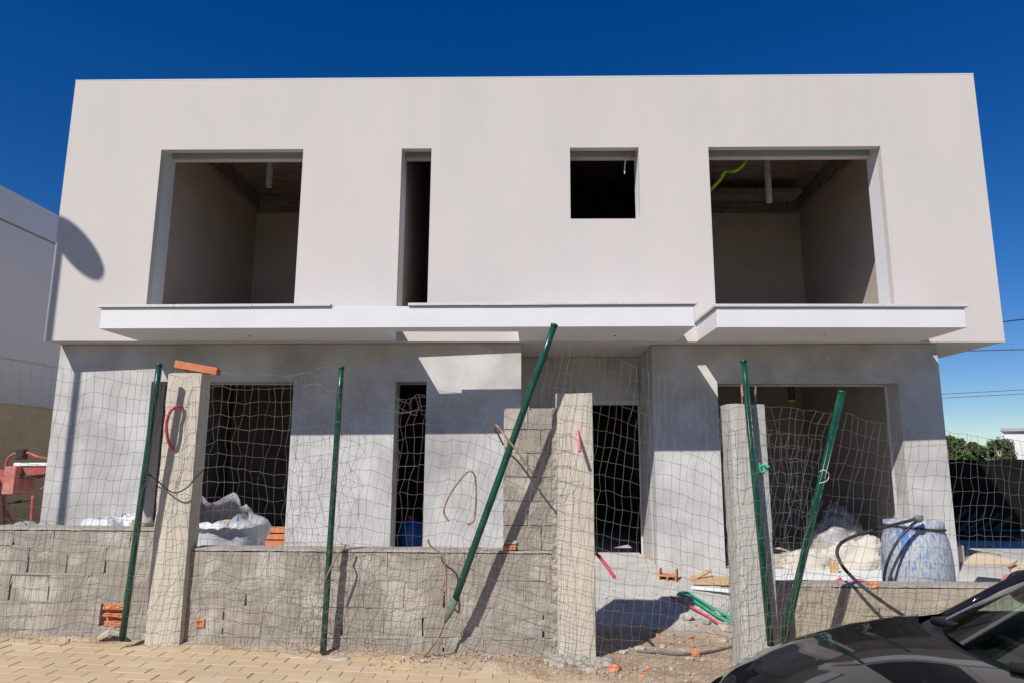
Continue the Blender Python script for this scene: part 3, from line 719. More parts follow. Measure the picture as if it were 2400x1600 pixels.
def blockwall(name, label, x0, x1, ztop, y, seed, courses, skip=None, openj=.42, cap=True, zlow=-.1, yt=.19, first=.24, bm_=None):
    r = random.Random(seed); w = thing(name, ((x0 + x1) / 2, y + .1, ztop - courses * .22), label, 'wall')
    bm = nb(); box(bm, x0 + .01, x1 - .01, y + .05, y + .17, zlow, ztop - .02); obj('mortar_core', bm, M['mortar'], w)
    bmj = nb()
    for cidx in range(courses):
        z = ztop - first - cidx * .22; hsc = (first - .034) / .206 if cidx == 0 else 1.0
        off = (.16 if cidx % 2 else 0) + r.uniform(-.02, .02)
        x = x0 - off
        while x < x1 - .03:
            a = max(x, x0); b = min(x + .311, x1)
            segs = [(a, b)]
            if skip and skip[2] <= z + .1 <= skip[3]:
                segs = [q for q in ((a, min(b, skip[0])), (max(a, skip[1]), b)) if q[1] > q[0]]
            for (a_, b_) in segs:
                if b_ - a_ > .035:
                    o = use('block', r.choice(blk), w, (a_, y + r.uniform(-.003, .003), z + .007), 0, ((b_ - a_) / .311, 1, hsc))
                    if bm_ is not None: o.material_slots[0].link = 'OBJECT'; o.material_slots[0].material = bm_
            if b < x1 - .05 and not (skip and skip[2] <= z + .1 <= skip[3] and skip[0] - .03 < b < skip[1] + .02):
                if r.random() > openj: lump_strip(bmj, b, b + .014, z + .004, z + .216 * hsc, y + r.uniform(-.003, .006), .05)
                else: 
                    h = r.uniform(.02, .15); lump_strip(bmj, b, b + .014, (z + .21 - h) if hsc == 1 else z + .03, z + .218 * hsc, y + .004, .05)
            x += .325
        # bed joint above this course, broken here and there
        xx = x0
        while xx < x1:
            ln = r.uniform(.25, .7); e = min(xx + ln, x1)
            if cidx and r.random() > .06 and e - xx > .05:
                lump_strip(bmj, xx, e, z + .211, z + .229, y + r.uniform(-.004, .006), .05)
            xx = e
    for q in range(int((x1 - x0) * 13)):
        smear(bmj, r, r.uniform(x0 + .08, x1 - .08), ztop - r.uniform(.08, courses * .22), r.uniform(.05, .17), r.uniform(.03, .09), y)
    o = obj('mortar', bmj, M['mortar'] if bm_ is None else bm_, w, kind='stuff')
    if cap:
        bm = nb(); n = max(8, int((x1 - x0) / .05)); A = []
        for i in range(n + 1):
            xx = x0 + (x1 - x0) * i / n; nn = noise.noise(Vector((xx * 6, seed, 0))) * .007
            A.append([bm.verts.new((xx, y - .004 + noise.noise(Vector((xx * 9, 3, seed))) * .005, ztop - .018 + noise.noise(Vector((xx * 11, 7, seed))) * .006)), bm.verts.new((xx, y + .002, ztop + nn)), bm.verts.new((xx, y + yt, ztop + nn * .5 + .002)), bm.verts.new((xx, y + yt, ztop - .03))])
        for P, Q in zip(A, A[1:]):
            for k in range(3): bm.faces.new((P[k], Q[k], Q[k + 1], P[k + 1]))
            bm.faces.new((P[3], Q[3], Q[0], P[0]))
        bm.faces.new(A[0][::-1]); bm.faces.new(A[-1])
        obj('mortar_cap', bm, M['mortar'], w)
    return w

skipL = (-3.475, -3.245, .24, .44)
wL = blockwall('block_wall', 'rough grey block wall at the left, taller than the middle one', -7.2, -3.085, 1.017, FY, 11, 5, skipL, .34, first=.15)
# broken hollow brick built into the left wall
bb = thing('hollow_brick', (-3.47, FY, .17), 'broken hollow terracotta brick set in the foot of the left block wall', 'brick')
a, b = W(237, 1425, FY), W(303, 1482, FY)
a = Vector((-3.47, 0, .418)); b = Vector((-3.25, 0, .242))
bm = nb(); box(bm, a.x, b.x, FY + .046, FY + .049, b.z, a.z); obj('brick_back', bm, M['terracotta'], bb)
for k, (t0, t1) in enumerate(((0, .26), (.45, .58), (.78, 1.0))):
    bm = nb(); box(bm, a.x + (.01 * k), b.x - .012 * k, FY - .002 - .004 * (k % 2), FY + .0455, a.z + (b.z - a.z) * t1, a.z + (b.z - a.z) * t0)
    bmesh.ops.subdivide_edges(bm, edges=bm.edges, cuts=3, use_grid_fill=True)
    for v in bm.verts:
        if v.co.y < FY + .02: v.co += Vector((U(-.008, .008), U(-.006, .006), U(-.004, .004)))
    obj('brick_web', bm, M['terracotta'], bb)
p = W(275, 1478, FY - .05)
bm = nb(); tube(bm, [W(232, 1496, FY - .05), W(262, 1478, FY - .07), W(290, 1488, FY - .08)], [.02, .035, .012], 6)
obj('mortar_lump', bm, M['rubble'], None, False, 'grey broken mortar lump at the foot of the leftmost green post', 'rubble')
wM = blockwall('block_wall', 'long grey block wall in the middle with a taller pier at its right end', -2.775, 0.235, 0.862, FY, 12, 4, None, .30)
# taller pier at the right end of the middle wall, bonded to it
xp0, xp1 = -0.198, 0.245
bm = nb(); box(bm, xp0 + .012, xp1, FY + .06, FY + .16, .86, 2.03); obj('mortar_core', bm, M['mortar'], wM)
bmj = nb(); r_ = random.Random(5)
for k in range(6):
    z = .868 + k * .197
    cut = .20 if k % 2 else .31
    hh = .19 / .206 if k < 5 else .16 / .206
    use('block', rnd.choice(blk), wM, (xp0, FY + U(-.004, .004) + .02, z), 0, (cut / .311, .85, hh))
    use('block', rnd.choice(blk), wM, (xp0 + cut + .013, FY + U(-.004, .004) + .02, z), 0, ((xp1 - xp0 - cut - .014) / .311, .85, hh))
    lump_strip(bmj, xp0 + cut - .002, xp0 + cut + .016, z, z + .19, FY + .030, .04)
    if k: lump_strip(bmj, xp0 + .01, xp1 - .01, z - .012, z + .004, FY + .031, .04)
for k in range(16):
    x, z = U(xp0 + .02, xp1 - .03), U(.9, 1.95); 
obj('mortar', bmj, M['mortar'], wM, kind='stuff')
bm = nb(); lump_strip(bm, .205, .262, .06, 2.03, FY - .012, .10, .03, .02); obj('mortar_smear', bm, M['mortar'], wM, kind='stuff')
# small hollow brick piece in the middle wall
p = W(470, 1458, FY)
sb = thing('brick_piece', (p.x, FY, p.z), 'small square terracotta piece with a hole in the middle block wall', 'brick')
for (x0, x1, z0, z1) in ((-.035, .035, .014, .033), (-.035, .035, -.033, -.014), (-.035, -.018, -.014, .014), (.018, .035, -.014, .014)):
    bm = nb(); box(bm, p.x + x0, p.x + x1, FY - .012, FY + .01, p.z + z0, p.z + z1); obj('brick_web', bm, M['terracotta'], sb)
bm = nb(); box(bm, p.x - .018, p.x + .018, FY + .005, FY + .012, p.z - .014, p.z + .014); obj('hole', bm, M['blackiron'], sb)  # black plate painted as the shade inside the hole
p = W(1196, 1275, FY + .05)
bm = nb(); box(bm, p.x - .06, p.x + .05, FY - .01, FY + .09, .866, .905, ); bev(bm, .006); obj('brick_shard', bm, M['terracotta'], None, False, 'flat terracotta shard on the wall top at the foot of the pier', 'brick')
bm = nb(); box(bm, p.x - .03, p.x + .06, FY - .0, FY + .08, .907, .94); bev(bm, .01); obj('mortar_lump', bm, M['rubble'], None, False, 'mortar lump on the terracotta shard at the foot of the pier', 'rubble')
wR = blockwall('block_wall', 'low tan block wall at the right, in front of the blue barrel', 2.02, 6.2, 0.556, 6.18, 13, 3, None, .15, bm_=M['block_tan'])
# low wall's own broken red brick
p = W(2048, 1372, 6.2)
bm = nb(); box(bm, p.x - .05, p.x + .04, 6.172, 6.25, .525, .575); bev(bm, .01)
bmesh.ops.subdivide_edges(bm, edges=bm.edges, cuts=1)
for v in bm.verts: v.co += Vector((U(-.008, .008), U(-.006, .006), U(-.008, .008)))
obj('brick_shard', bm, M['terracotta'], None, False, 'broken red brick on top of the low right wall', 'brick')

def pillar(x0, x1, y0, y1, zt, zb, m, label, seed, lean=0.0):
    e = thing('concrete_pillar', ((x0 + x1) / 2, (y0 + y1) / 2, zb), label, 'pillar')
    bm = nb(); nz_ = 26; nx_ = 5; ny_ = 4
    ring = [(x0 + (x1 - x0) * i / nx_, y0) for i in range(nx_)] + [(x1, y0 + (y1 - y0) * i / ny_) for i in range(ny_)] + [(x1 - (x1 - x0) * i / nx_, y1) for i in range(nx_)] + [(x0, y1 - (y1 - y0) * i / ny_) for i in range(ny_)]
    R = []
    cx, cy = (x0 + x1) / 2, (y0 + y1) / 2
    for j in range(nz_ + 1):
        z = zb + (zt - zb) * j / nz_; rr = []
        for k, (x, y) in enumerate(ring):
            edge = (abs(x - x0) < 1e-6 or abs(x - x1) < 1e-6) and (abs(y - y0) < 1e-6 or abs(y - y1) < 1e-6)
            nn = noise.noise(Vector((x * 9, y * 9 + seed, z * 7)))
            ch = .010 + .014 * max(0, noise.noise(Vector((x * 3 + seed, y * 3, z * 9)))) if edge else 0
            d = Vector((cx - x, cy - y, 0)).normalized()
            p = Vector((x + lean * (z - zb), y, z + (noise.noise(Vector((x * 30, y * 30, seed))) * .012 if j == nz_ else 0))) + d * (nn * .004 + ch)
            rr.append(bm.verts.new(p))
        R.append(rr)
    n = len(ring)
    for A, B in zip(R, R[1:]):
        for k in range(n): bm.faces.new((A[k], A[(k + 1) % n], B[(k + 1) % n], B[k]))
    bm.faces.new(R[-1]); bm.faces.new(R[0][::-1])
    obj('shaft', bm, m, e)
    return e
p1 = pillar(-3.082, -2.778, 5.735, 5.93, 2.311, 0.02, M['pillar'], 'tall concrete gate pillar at the left with a brick slat on top', 1)
p2 = pillar(.243, .552, 5.735, 5.98, 2.146, -.1, M['pillar'], 'concrete gate pillar in the middle beside the block pier', 2)
p3 = pillar(1.688, 1.992, 5.735, 6.02, 2.064, -.15, M['pillar_grey'], 'concrete gate pillar at the right behind a green post', 3, -.004)
def stub(par, x, y, z, h, r=.005):
    bm = nb(); tube(bm, [(x, y, z - .05), (x + U(-.01, .01), y, z + h)], r, 6); obj('rebar_stub', bm, M['steel'], par)
stub(p1, -3.04, 5.80, 2.31, .10); stub(p2, .40, 5.84, 2.14, .07); stub(p2, .47, 5.90, 2.14, .05)
stub(p3, 1.83, 5.86, 2.06, .14, .006); stub(p3, 1.94, 5.86, 2.06, .14, .006); stub(p3, 1.955, 5.90, 2.06, .17, .006)
# mortar heaped at the foot of the middle pillar
bm = nb()
for k in range(22):
    x, y = U(.15, .62), U(5.52, 5.72)
    bmesh.ops.create_icosphere(bm, subdivisions=2, radius=U(.03, .08), matrix=Matrix.Translation((x, y, ground_z(x, y) + U(-.02, .03))))
for v in bm.verts:
    v.co += Vector((1, 1, .4)) * noise.noise(v.co * 22) * .025; g_ = ground_z(v.co.x, v.co.y); v.co.z = g_ + (v.co.z - g_) * .6
obj('mortar_heap', bm, M['mortar'], None, False, 'lumpy mortar spill around the foot of the middle pillar', 'mortar')

# ------------------------------------------------------------------ brick slat on the left pillar
def slat_brick(name, A, B, w, h, label, m=M['terracotta'], group=None):
    A, B = Vector(A), Vector(B); t = (B - A); L = t.length; t.normalize()
    up = Vector((0, 0, 1)); s = t.cross(up).normalized(); u = s.cross(t)
    Mx = Matrix(((t.x, s.x, u.x, A.x), (t.y, s.y, u.y, A.y), (t.z, s.z, u.z, A.z), (0, 0, 0, 1)))
    bm = nb(); th = .012
    box(bm, 0, L, -w / 2, w / 2, h - th, h, Mx); box(bm, 0, L, -w / 2, w / 2, 0, th, Mx)
    for q in (-w / 2, -th / 2, w / 2 - th): box(bm, 0, L, q, q + th, th, h - th, Mx)
    box(bm, L * .3, L * .4, -w / 2 + th, w / 2 - th, th, h - th, Mx)
    return obj(name, bm, m, None, False, label, 'brick', group)
slat_brick('hollow_brick', (W(412, 872, 5.80).x, 5.80, 2.362), (W(510, 880, 5.86).x, 5.86, 2.305), .13, .062, 'long hollow terracotta slat lying on top of the left pillar')
bm = nb(); bmesh.ops.create_icosphere(bm, subdivisions=1, radius=.03, matrix=Matrix.Translation((-2.97, 5.80, 2.328)) @ Matrix.Diagonal((1.5, 1, .6, 1))); obj('mortar_lump', bm, M['rubble'], None, False, 'small mortar lump under the terracotta slat on the left pillar', 'rubble')

# ------------------------------------------------------------------ green fence posts
def post(pts, r, label, m=M['green'], capped=True, ridged=False):
    e = thing('green_post', pts[0], label, 'post', 'green steel fence posts')
    bm = nb(); n = 14; A, B = Vector(pts[0]), Vector(pts[1])
    pts_ = [A.lerp(B, k / 10) for k in range(11)]
    tube(bm, pts_, r, n)
    obj('tube', bm, m, e, True)
    if capped:
        t = (B - A).normalized(); bm = nb(); tube(bm, [B + t * .002, B + t * .018, B + t * .026], [r * 1.12, r * 1.12, r * .8], n); obj('post_cap', bm, m, e, True)
    if ridged:
        t = (B - A).normalized(); s = t.cross(Vector((0, 1, 0))).normalized()
        for q in (-1, 1):
            o = s * r * .55 * q + Vector((0, -r * .86, 0)); bm = nb(); tube(bm, [A + o, B + o], r * .22, 6); obj('rib', bm, m, e, True)
    return e
def P_(x, y, Y): return W(x, y, Y)
g1 = post((W(286, 1500, 5.64), P_(373, 858, 5.56)), .025, 'green fence post standing left of the left pillar')
g1.children[0].data  # built
g2 = post((W(757, 1530, 5.70), P_(800, 864, 5.62)), .025, 'green fence post standing against the middle of the block wall')
g3 = post((P_(1068, 1400, 5.60), P_(1298, 766, 5.50)), .028, 'long green post leaning diagonally across the block wall and pier')
bm = nb(); a, b, c_ = P_(1068, 1400, 5.60), P_(1054, 1430, 5.62), P_(1043, 1458, 5.64)
tube(bm, [a, b, c_], [.030, .032, .010], 12)
for v in bm.verts: v.co.y = 5.62 + (v.co.y - 5.62) * .5
obj('flattened_end', bm, M['greenrust'], g3, True, label='flattened flaking lower end of the leaning post')
g4 = post((W(1806, 1512, 5.63), P_(1743, 850, 5.60)), .026, 'green ribbed post in front of the right pillar', ridged=True)
g5 = post((W(1836, 1505, 5.56), P_(1972, 922, 5.42)), .027, 'green ribbed post leaning to the right in front of the wide opening', ridged=True)
# rusty rod from the leaning post's end to the ground
bm = nb(); tube(bm, spline([P_(1043, 1455, 5.64), P_(1036, 1475, 5.64), P_(1020, 1505, 5.64), WZ(988, 1544, .04)]), .0075, 8)
obj('bent_rebar', bm, M['steel'], None, True, 'thin rusty rod from the leaning post down to the ground', 'rebar')
def rebar(pts, Y, label, r=.0075, m=M['steel']):
    bm = nb(); P = []
    for q in pts:
        P.append(W(q[0], q[1], q[2] if len(q) > 2 else Y))
    tube(bm, spline(P, 6), r, 8); return obj('bent_rebar', bm, m, None, True, label, 'rebar')
z5 = lambda x, y: (500 + x / 1.845, 750 + y / 1.845)
rebar([z5(1020, 868), z5(1000, 840), z5(1000, 805), z5(1030, 740), z5(1085, 668), z5(1110, 652), z5(1130, 670), z5(1136, 740), z5(1134, 820), z5(1125, 868), z5(1098, 882)], 5.62, 'hooked rusty rebar loop hanging in the netting left of the leaning post')
rebar([z5(930, 948), z5(940, 975), z5(990, 1015), z5(1003, 1060), z5(1006, 1150), z5(1002, 1188), z5(978, 1160)], 5.66, 'bent dark rebar against the block wall below the loop')
rebar([(1163, 1012, 5.70), (1159, 1000, 5.62), (1166, 998, 5.55), (1190, 1028, 5.50), (1220, 1068, 5.48), (1254, 1117, 5.52)], 5.5, 'rusty rod crossing the leaning post and pointing to the pier', .009)
rebar([(812, 1274, 5.7), (800, 1292, 5.68), (790, 1300, 5.62), (760, 1362, 5.6)], 5.6, 'short rusty rod tied across the middle green post')
rebar([(1165, 1011, 5.70), (1172, 1026, 5.74), (1180, 1042, 5.78)], 5.7, 'short hook end of rod behind the leaning post')
bm = nb(); P = spline([W(335, 1105, 5.64), W(360, 1118, 5.62), W(395, 1148, 5.66), W(415, 1153, 5.66), W(440, 1140, 5.68), W(458, 1118, 5.70), W(478, 1098, 5.72)], 6); tube(bm, P, .006, 6)
obj('sagging_wire', bm, M['blackiron'], None, True, 'thick dark wire sagging across the left pillar', 'wire')

# ------------------------------------------------------------------ wire netting
def interp(tab, u):
    for a, b in zip(tab, tab[1:]):
        if u <= b[0]: 
            t = (u - a[0]) / (b[0] - a[0]); return [a[i] + (b[i] - a[i]) * t for i in range(1, len(a))]
    return list(tab[-1][1:])
def netting(name, label, top, bot, nu, nv, seed, jit=2.2, low=7.0, r=.0012, miss=.0, mid=None, wave=.0):
    """wires through a grid of knots hung between a top and a bottom edge (x, y of the photo, depth Y)"""
    rr = random.Random(seed); bm = nb(); K = {}
    for i in range(nu + 1):
        u = i / nu; T = interp(top, u); Bm = interp(bot, u)
        for j in range(nv + 1):
            v = j / nv
            x = Bm[0] + (T[0] - Bm[0]) * v; y = Bm[1] + (T[1] - Bm[1]) * v; Y = Bm[2] + (T[2] - Bm[2]) * v
            if mid: Y += mid * sin(pi * v)
            nA = noise.noise(Vector((u * nu * .16, v * nv * .16, seed))) ; nB = noise.noise(Vector((u * nu * .16, v * nv * .16, seed + 9.3)))
            nC = noise.noise(Vector((u * nu * .5, v * nv * .5, seed + 5.1)))
            x += nA * low * 2.0 + nC * low * .8 + rr.gauss(0, jit * 1.15); y += nB * low * 1.3 + rr.gauss(0, jit * .8) + nC * low * .5
            Y += .03 * noise.noise(Vector((u * nu * .2, v * nv * .2, seed + 3))) + rr.gauss(0, .004)
            K[i, j] = W(x, y, Y)
    for i in range(nu + 1):
        P = [K[i, j] for j in range(nv + 1)]
        run = []
        for j, p in enumerate(P):
            run.append(p)
            if rr.random() < miss and len(run) > 2: tube(bm, run, r, 4, False); run = []
        if len(run) > 1: tube(bm, run, r, 4, False)
    for j in range(nv + 1):
        run = []
        for i in range(nu + 1):
            run.append(K[i, j])
            if i < nu:
                a, b = K[i, j], K[i + 1, j]
                run.append(a.lerp(b, .5) + Vector((0, 0, rr.gauss(0, .0035))))
            if rr.random() < miss and len(run) > 2: tube(bm, run, r * 1.1, 4, False); run = []
        if len(run) > 1: tube(bm, run, r * 1.1, 4, False)
    return obj(name, bm, M['wire'], None, False, label, 'netting', 'wire netting panels')
netting('wire_netting', 'rusty wire netting from the left edge to the leftmost green post',
        [(0, -60, 832, 5.45), (.25, 40, 845, 5.45), (.55, 190, 866, 5.48), (.62, 225, 850, 5.48), (.8, 300, 868, 5.5), (1, 372, 872, 5.5)],
        [(0, -120, 1512, 5.62), (.5, 70, 1510, 5.62), (1, 292, 1505, 5.62)], 22, 20, 3, 1.6, 6)
netting('wire_netting', 'wire netting stretched over the left pillar and the lower left opening',
        [(0, 372, 872, 5.5), (.12, 420, 885, 5.66), (.28, 480, 884, 5.66), (.36, 520, 868, 5.62), (.5, 575, 880, 5.6), (.7, 660, 884, 5.6), (.9, 745, 866, 5.6), (1, 798, 858, 5.6)],
        [(0, 292, 1508, 5.62), (.3, 440, 1512, 5.66), (.6, 575, 1520, 5.68), (1, 760, 1528, 5.64)], 24, 20, 4, 2.2, 8, mid=-.02)
netting('wire_netting', 'crumpled wire netting bunched around the middle green post',
        [(0, 716, 870, 5.57), (.5, 780, 880, 5.56), (1, 838, 925, 5.58)], [(0, 636, 1500, 5.60), (.5, 735, 1525, 5.58), (1, 830, 1528, 5.6)], 11, 19, 14, 6.5, 15, miss=.03)
netting('wire_netting', 'sagging wire netting between the middle post and the leaning post',
        [(0, 800, 922, 5.6), (.2, 880, 912, 5.6), (.35, 945, 932, 5.58), (.5, 1005, 924, 5.58), (.75, 1100, 935, 5.6), (1, 1215, 985, 5.56)],
        [(0, 762, 1524, 5.62), (.35, 880, 1534, 5.66), (.7, 990, 1538, 5.68), (1, 1060, 1540, 5.68)], 21, 19, 5, 2.6, 11)
netting('wire_netting', 'tangled folded top edge of the sagging netting',
        [(0, 806, 915, 5.57), (.3, 890, 905, 5.57), (.5, 960, 938, 5.57), (.62, 1000, 918, 5.57), (1, 1150, 930, 5.57)], [(0, 808, 950, 5.58), (.5, 955, 966, 5.58), (1, 1150, 980, 5.58)], 22, 2, 6, 5, 12, miss=.05)
netting('wire_netting', 'loose wire netting draped over the block wall right of the leaning post',
        [(0, 1215, 990, 5.55), (.5, 1262, 990, 5.62), (1, 1310, 985, 5.66)],
        [(0, 1062, 1530, 5.66), (.5, 1190, 1552, 5.60), (1, 1300, 1585, 5.5)], 9, 18, 7, 2.6, 12)
netting('wire_netting', 'tilted wire netting hung over the gap between the middle and right pillars',
        [(0, 1288, 800, 5.52), (.15, 1345, 812, 5.54), (.4, 1450, 845, 5.58), (.7, 1580, 886, 5.6), (.9, 1660, 930, 5.62), (1, 1705, 968, 5.62)],
        [(0, 1185, 1580, 5.45), (.3, 1330, 1625, 5.3), (.7, 1540, 1640, 5.25), (1, 1712, 1640, 5.2)], 25, 23, 8, 1.8, 7)
netting('wire_netting', 'wire netting over the right pillar between the two ribbed posts',
        [(0, 1690, 962, 5.60), (.3, 1760, 950, 5.56), (.6, 1860, 955, 5.5), (1, 1962, 975, 5.44)],
        [(0, 1712, 1560, 5.45), (.4, 1780, 1540, 5.45), (1, 1850, 1510, 5.45)], 15, 19, 9, 2.6, 9, miss=.01)
netting('wire_netting', 'second torn layer of netting right of the right pillar',
        [(0, 1800, 1000, 5.58), (.5, 1850, 1010, 5.56), (1, 1915, 1030, 5.54)], [(0, 1796, 1500, 5.55), (1, 1880, 1480, 5.52)], 7, 15, 19, 3.5, 10, miss=.06)
netting('wire_netting', 'wire netting from the leaning ribbed post to the right edge',
        [(0, 1962, 968, 5.44), (.2, 2050, 985, 5.46), (.36, 2130, 1012, 5.48), (.5, 2200, 1006, 5.5), (.62, 2260, 1018, 5.5), (.8, 2350, 1025, 5.5), (1, 2450, 1032, 5.5)],
        [(0, 1850, 1530, 5.6), (.5, 2160, 1530, 5.65), (1, 2470, 1530, 5.65)], 26, 15, 10, 2.0, 8)

# ------------------------------------------------------------------ red conduit loops on the pillars
def cond(pts, r, label, m=M['redtube'], pitch=.02, amp=.0015):
    P, R = corrugate(pts, r, pitch, amp); bm = nb(); tube(bm, P, R, 10); return obj('corrugated_conduit', bm, m, None, True, label, 'conduit')
z8 = lambda x, y, Y: W(360 + x / 3.135, 830 + y / 3.135, Y)
cond([z8(208, 388, 5.745), z8(190, 380, 5.70), z8(150, 392, 5.66), z8(115, 432, 5.64), z8(94, 520, 5.63), z8(104, 620, 5.66), z8(125, 670, 5.70), z8(140, 700, 5.745)], .0125, 'red conduit loop sticking out of the left pillar')
z3 = lambda x, y, Y: W(1100 + x / 3.92, 850 + y / 3.92, Y)
cond([z3(985, 600, 5.75), z3(995, 660, 5.70), z3(1006, 730, 5.65), z3(1016, 812, 5.60)], .013, 'pinkish red conduit end pointing down from the middle pillar', M['pinktube'])
cond([W(1396, 1294, 5.86), W(1412, 1312, 5.84), W(1428, 1334, 5.80), W(1442, 1354, 5.78)], .014, 'dark red conduit end sticking out right of the middle pillar')
zr = lambda x, y, Y: W(1650 + x / 3.92, 820 + y / 3.92, Y)
cond([zr(358, 420, 5.80), zr(352, 345, 5.78), zr(368, 305, 5.74), zr(382, 380, 5.71), zr(396, 520, 5.70), zr(404, 660, 5.70), zr(404, 762, 5.72)], .0125, 'faded pink conduit loop bent over the top of the right pillar', M['pinktube'])
bm = nb(); q = W(1780, 1095, 5.50); tube(bm, spline([q + Vector((0, 0, 0)), q + Vector((.02, -.02, .02)), q + Vector((.05, -.01, 0)), q + Vector((.075, 0, .012)), q + Vector((.05, .0, -.02)), q + Vector((.01, 0, -.03)), q + Vector((.0, -.01, .035))]), .010, 8)
obj('green_tie', bm, M['greenhose'], None, True, 'bright green plastic tie knotted on the right ribbed post', 'tie')
bm = nb(); q = W(1930, 1105, 5.40); tube(bm, spline([q + Vector((-.03, 0, .0)), q + Vector((-.01, -.03, .015)), q + Vector((.03, -.02, -.01)), q + Vector((.035, 0, -.045)), q + Vector((0, -.03, -.07)), q + Vector((-.04, 0, -.085))]), .0028, 6)
obj('tie_wire', bm, M['white'], None, True, 'pale wire tied around the leaning ribbed post', 'wire')

# ------------------------------------------------------------------ sacks, bags, drums
def sheetblob(name, c, rx, ry, rz, seed, m, label, cat, amp=.22, flat=True, n=(40, 22), freq=2.2):
    bm = nb(); nu, nv = int(n[0] * .8), int(n[1] * .8); G = []; rb_ = random.Random(seed)
    for j in range(nv + 1):
        ph = (pi / 2) * (j / nv) if flat else pi * j / nv - pi / 2
        row = []
        for i in range(nu):
            a = 2 * pi * i / nu
            d = Vector((cos(ph) * cos(a), cos(ph) * sin(a), sin(ph)))
            k = 1 + amp * .9 * noise.noise(d * freq * .8 + Vector((seed, 0, 0))) - amp * 1.1 * abs(noise.noise(d * freq * 1.3 + Vector((0, seed, 0)))) + amp * .6 * (.4 - abs(noise.noise(d * freq * 2.6 + Vector((0, 0, seed))))) - amp * .28 * abs(noise.noise(d * freq * 6 + Vector((seed, seed, 0))))
            row.append(bm.verts.new((c[0] + d.x * rx * k, c[1] + d.y * ry * k, c[2] + d.z * rz * k)))
        G.append(row)
    for A, B in zip(G, G[1:]):
        for i in range(nu): bm.faces.new((A[i], A[(i + 1) % nu], B[(i + 1) % nu], B[i]))
    bm.faces.new(G[0][::-1]); bm.faces.new(G[-1])
    for v in bm.verts:
        v.co += Vector((rb_.uniform(-1, 1) * rx, rb_.uniform(-1, 1) * ry, rb_.uniform(-1, 1) * rz)) * .022
    return obj(name, bm, m, None, True, label, cat)
# open plastic bag in the lower left opening
def open_bag():
    cx, cy = W(516, 1260, 7.7).x, 7.7
    bag = thing('plastic_bag', (cx, cy, .28), 'open white plastic sack of waste in the lower left opening', 'bag')
    zb_ = .25; bm = nb(); nu, nv = 46, 17; G = []
    for j in range(nv + 1):
        v = j / nv; row = []
        for i in range(nu):
            a = 2 * pi * i / nu
            rad = .47 * (1 - .10 * (1 - v) ** 2) * (1 - .34 * sstep(.70, 1.0, v))
            h = .93 * v
            d = Vector((cos(a), sin(a), 0))
            k = 1 + .10 * noise.noise(d * 2.0 + Vector((0, 0, v * 3))) + .05 * noise.noise(d * 6 + Vector((v * 6, 0, 2))) - .07 * abs(noise.noise(Vector((cos(a) * 3 + v * 3, sin(a) * 3, v * 5)))) - .03 * abs(noise.noise(Vector((cos(a) * 8 + v * 6, sin(a) * 8, v * 9))))
            tilt = -.16 * sstep(.55, 1, v)
            lip = .10 * sstep(.72, 1, v) * noise.noise(Vector((cos(a) * 2.6, sin(a) * 2.6, 5)))
            row.append(bm.verts.new((cx + d.x * rad * k * 1.12, cy + d.y * rad * k * .75 + tilt * .9, zb_ + h - (.25 * (.5 - .5 * sin(a - .5)) ** 1.5 + .02) * sstep(.6, 1, v) + lip * 1.3)))
        G.append(row)
    for A, B in zip(G, G[1:]):
        for i in range(nu): bm.faces.new((A[i], A[(i + 1) % nu], B[(i + 1) % nu], B[i]))
    bm.faces.new(G[0][::-1])
    for v in bm.verts: v.co += Vector((U(-1, 1), U(-1, 1), U(-1, 1))) * .012
    obj('sack', bm, M['plastic'], bag, True)
    bm = nb(); box(bm, cx - .10, cx + .04, cy - .20, cy - .05, 0.66, .90, Matrix.Translation((0, 0, 0))); bev(bm, .02); obj('red_can', bm, M['red'], bag)
    bm = nb(); box(bm, cx + .05, cx + .15, cy - .12, cy + .0, .68, .93); bev(bm, .01); obj('timber_offcut', bm, M['wood'], bag)
open_bag()
c = W(385, 1250, 7.4); sheetblob('plastic_sack', (-3.75, 7.4, .25), .42, .32, .62, 4, M['plastic'], 'grey white sack half hidden behind the left pillar', 'sack', .25)
# white sheeting along the top of the left wall
c = W(262, 1240, 6.4); sheetblob('plastic_sheeting', (c.x + .05, 6.45, .58), .62, .28, .50, 8, M['plastic'], 'white plastic sheeting heaped behind the left block wall', 'sheeting', .22, freq=2.6)
c = W(60, 1236, 7.5); sheetblob('plastic_sheeting', (c.x - .05, 7.5, .3), .75, .4, .62, 18, M['greyplastic'], 'grey plastic sheeting in shade at the far left behind the wall', 'sheeting', .18)
bm = nb(); p = W(345, 1213, 6.0); bmesh.ops.create_icosphere(bm, subdivisions=3, radius=.07, matrix=Matrix.Translation((p.x, 5.92, 1.05)) @ Matrix.Diagonal((1.3, 1, .8, 1)))
for v in bm.verts: v.co += Vector((1, 1, 1)) * noise.noise(v.co * 18) * .02
obj('mortar_lump', bm, M['rubble'], None, True, 'mortar lump on the left wall top against the pillar', 'rubble')
# terracotta slats stacked in the opening
for k, (zz, dx) in enumerate(((.33, 0), (.41, .03), (.49, -.02), (.57, .02), (.65, 0))):
    slat_brick('terracotta_slat', (-3.75 + dx, 9.05 + .02 * k, zz), (-2.95 + dx, 9.05 + .02 * k, zz), .16, .062, ['lowest terracotta slat in the stack beside the plastic sack', 'second lowest terracotta slat in the stack beside the sack', 'middle terracotta slat in the stack beside the sack', 'second highest terracotta slat in the stack beside the sack', 'topmost terracotta slat in the stack beside the sack'][k], group='stacked terracotta slats')
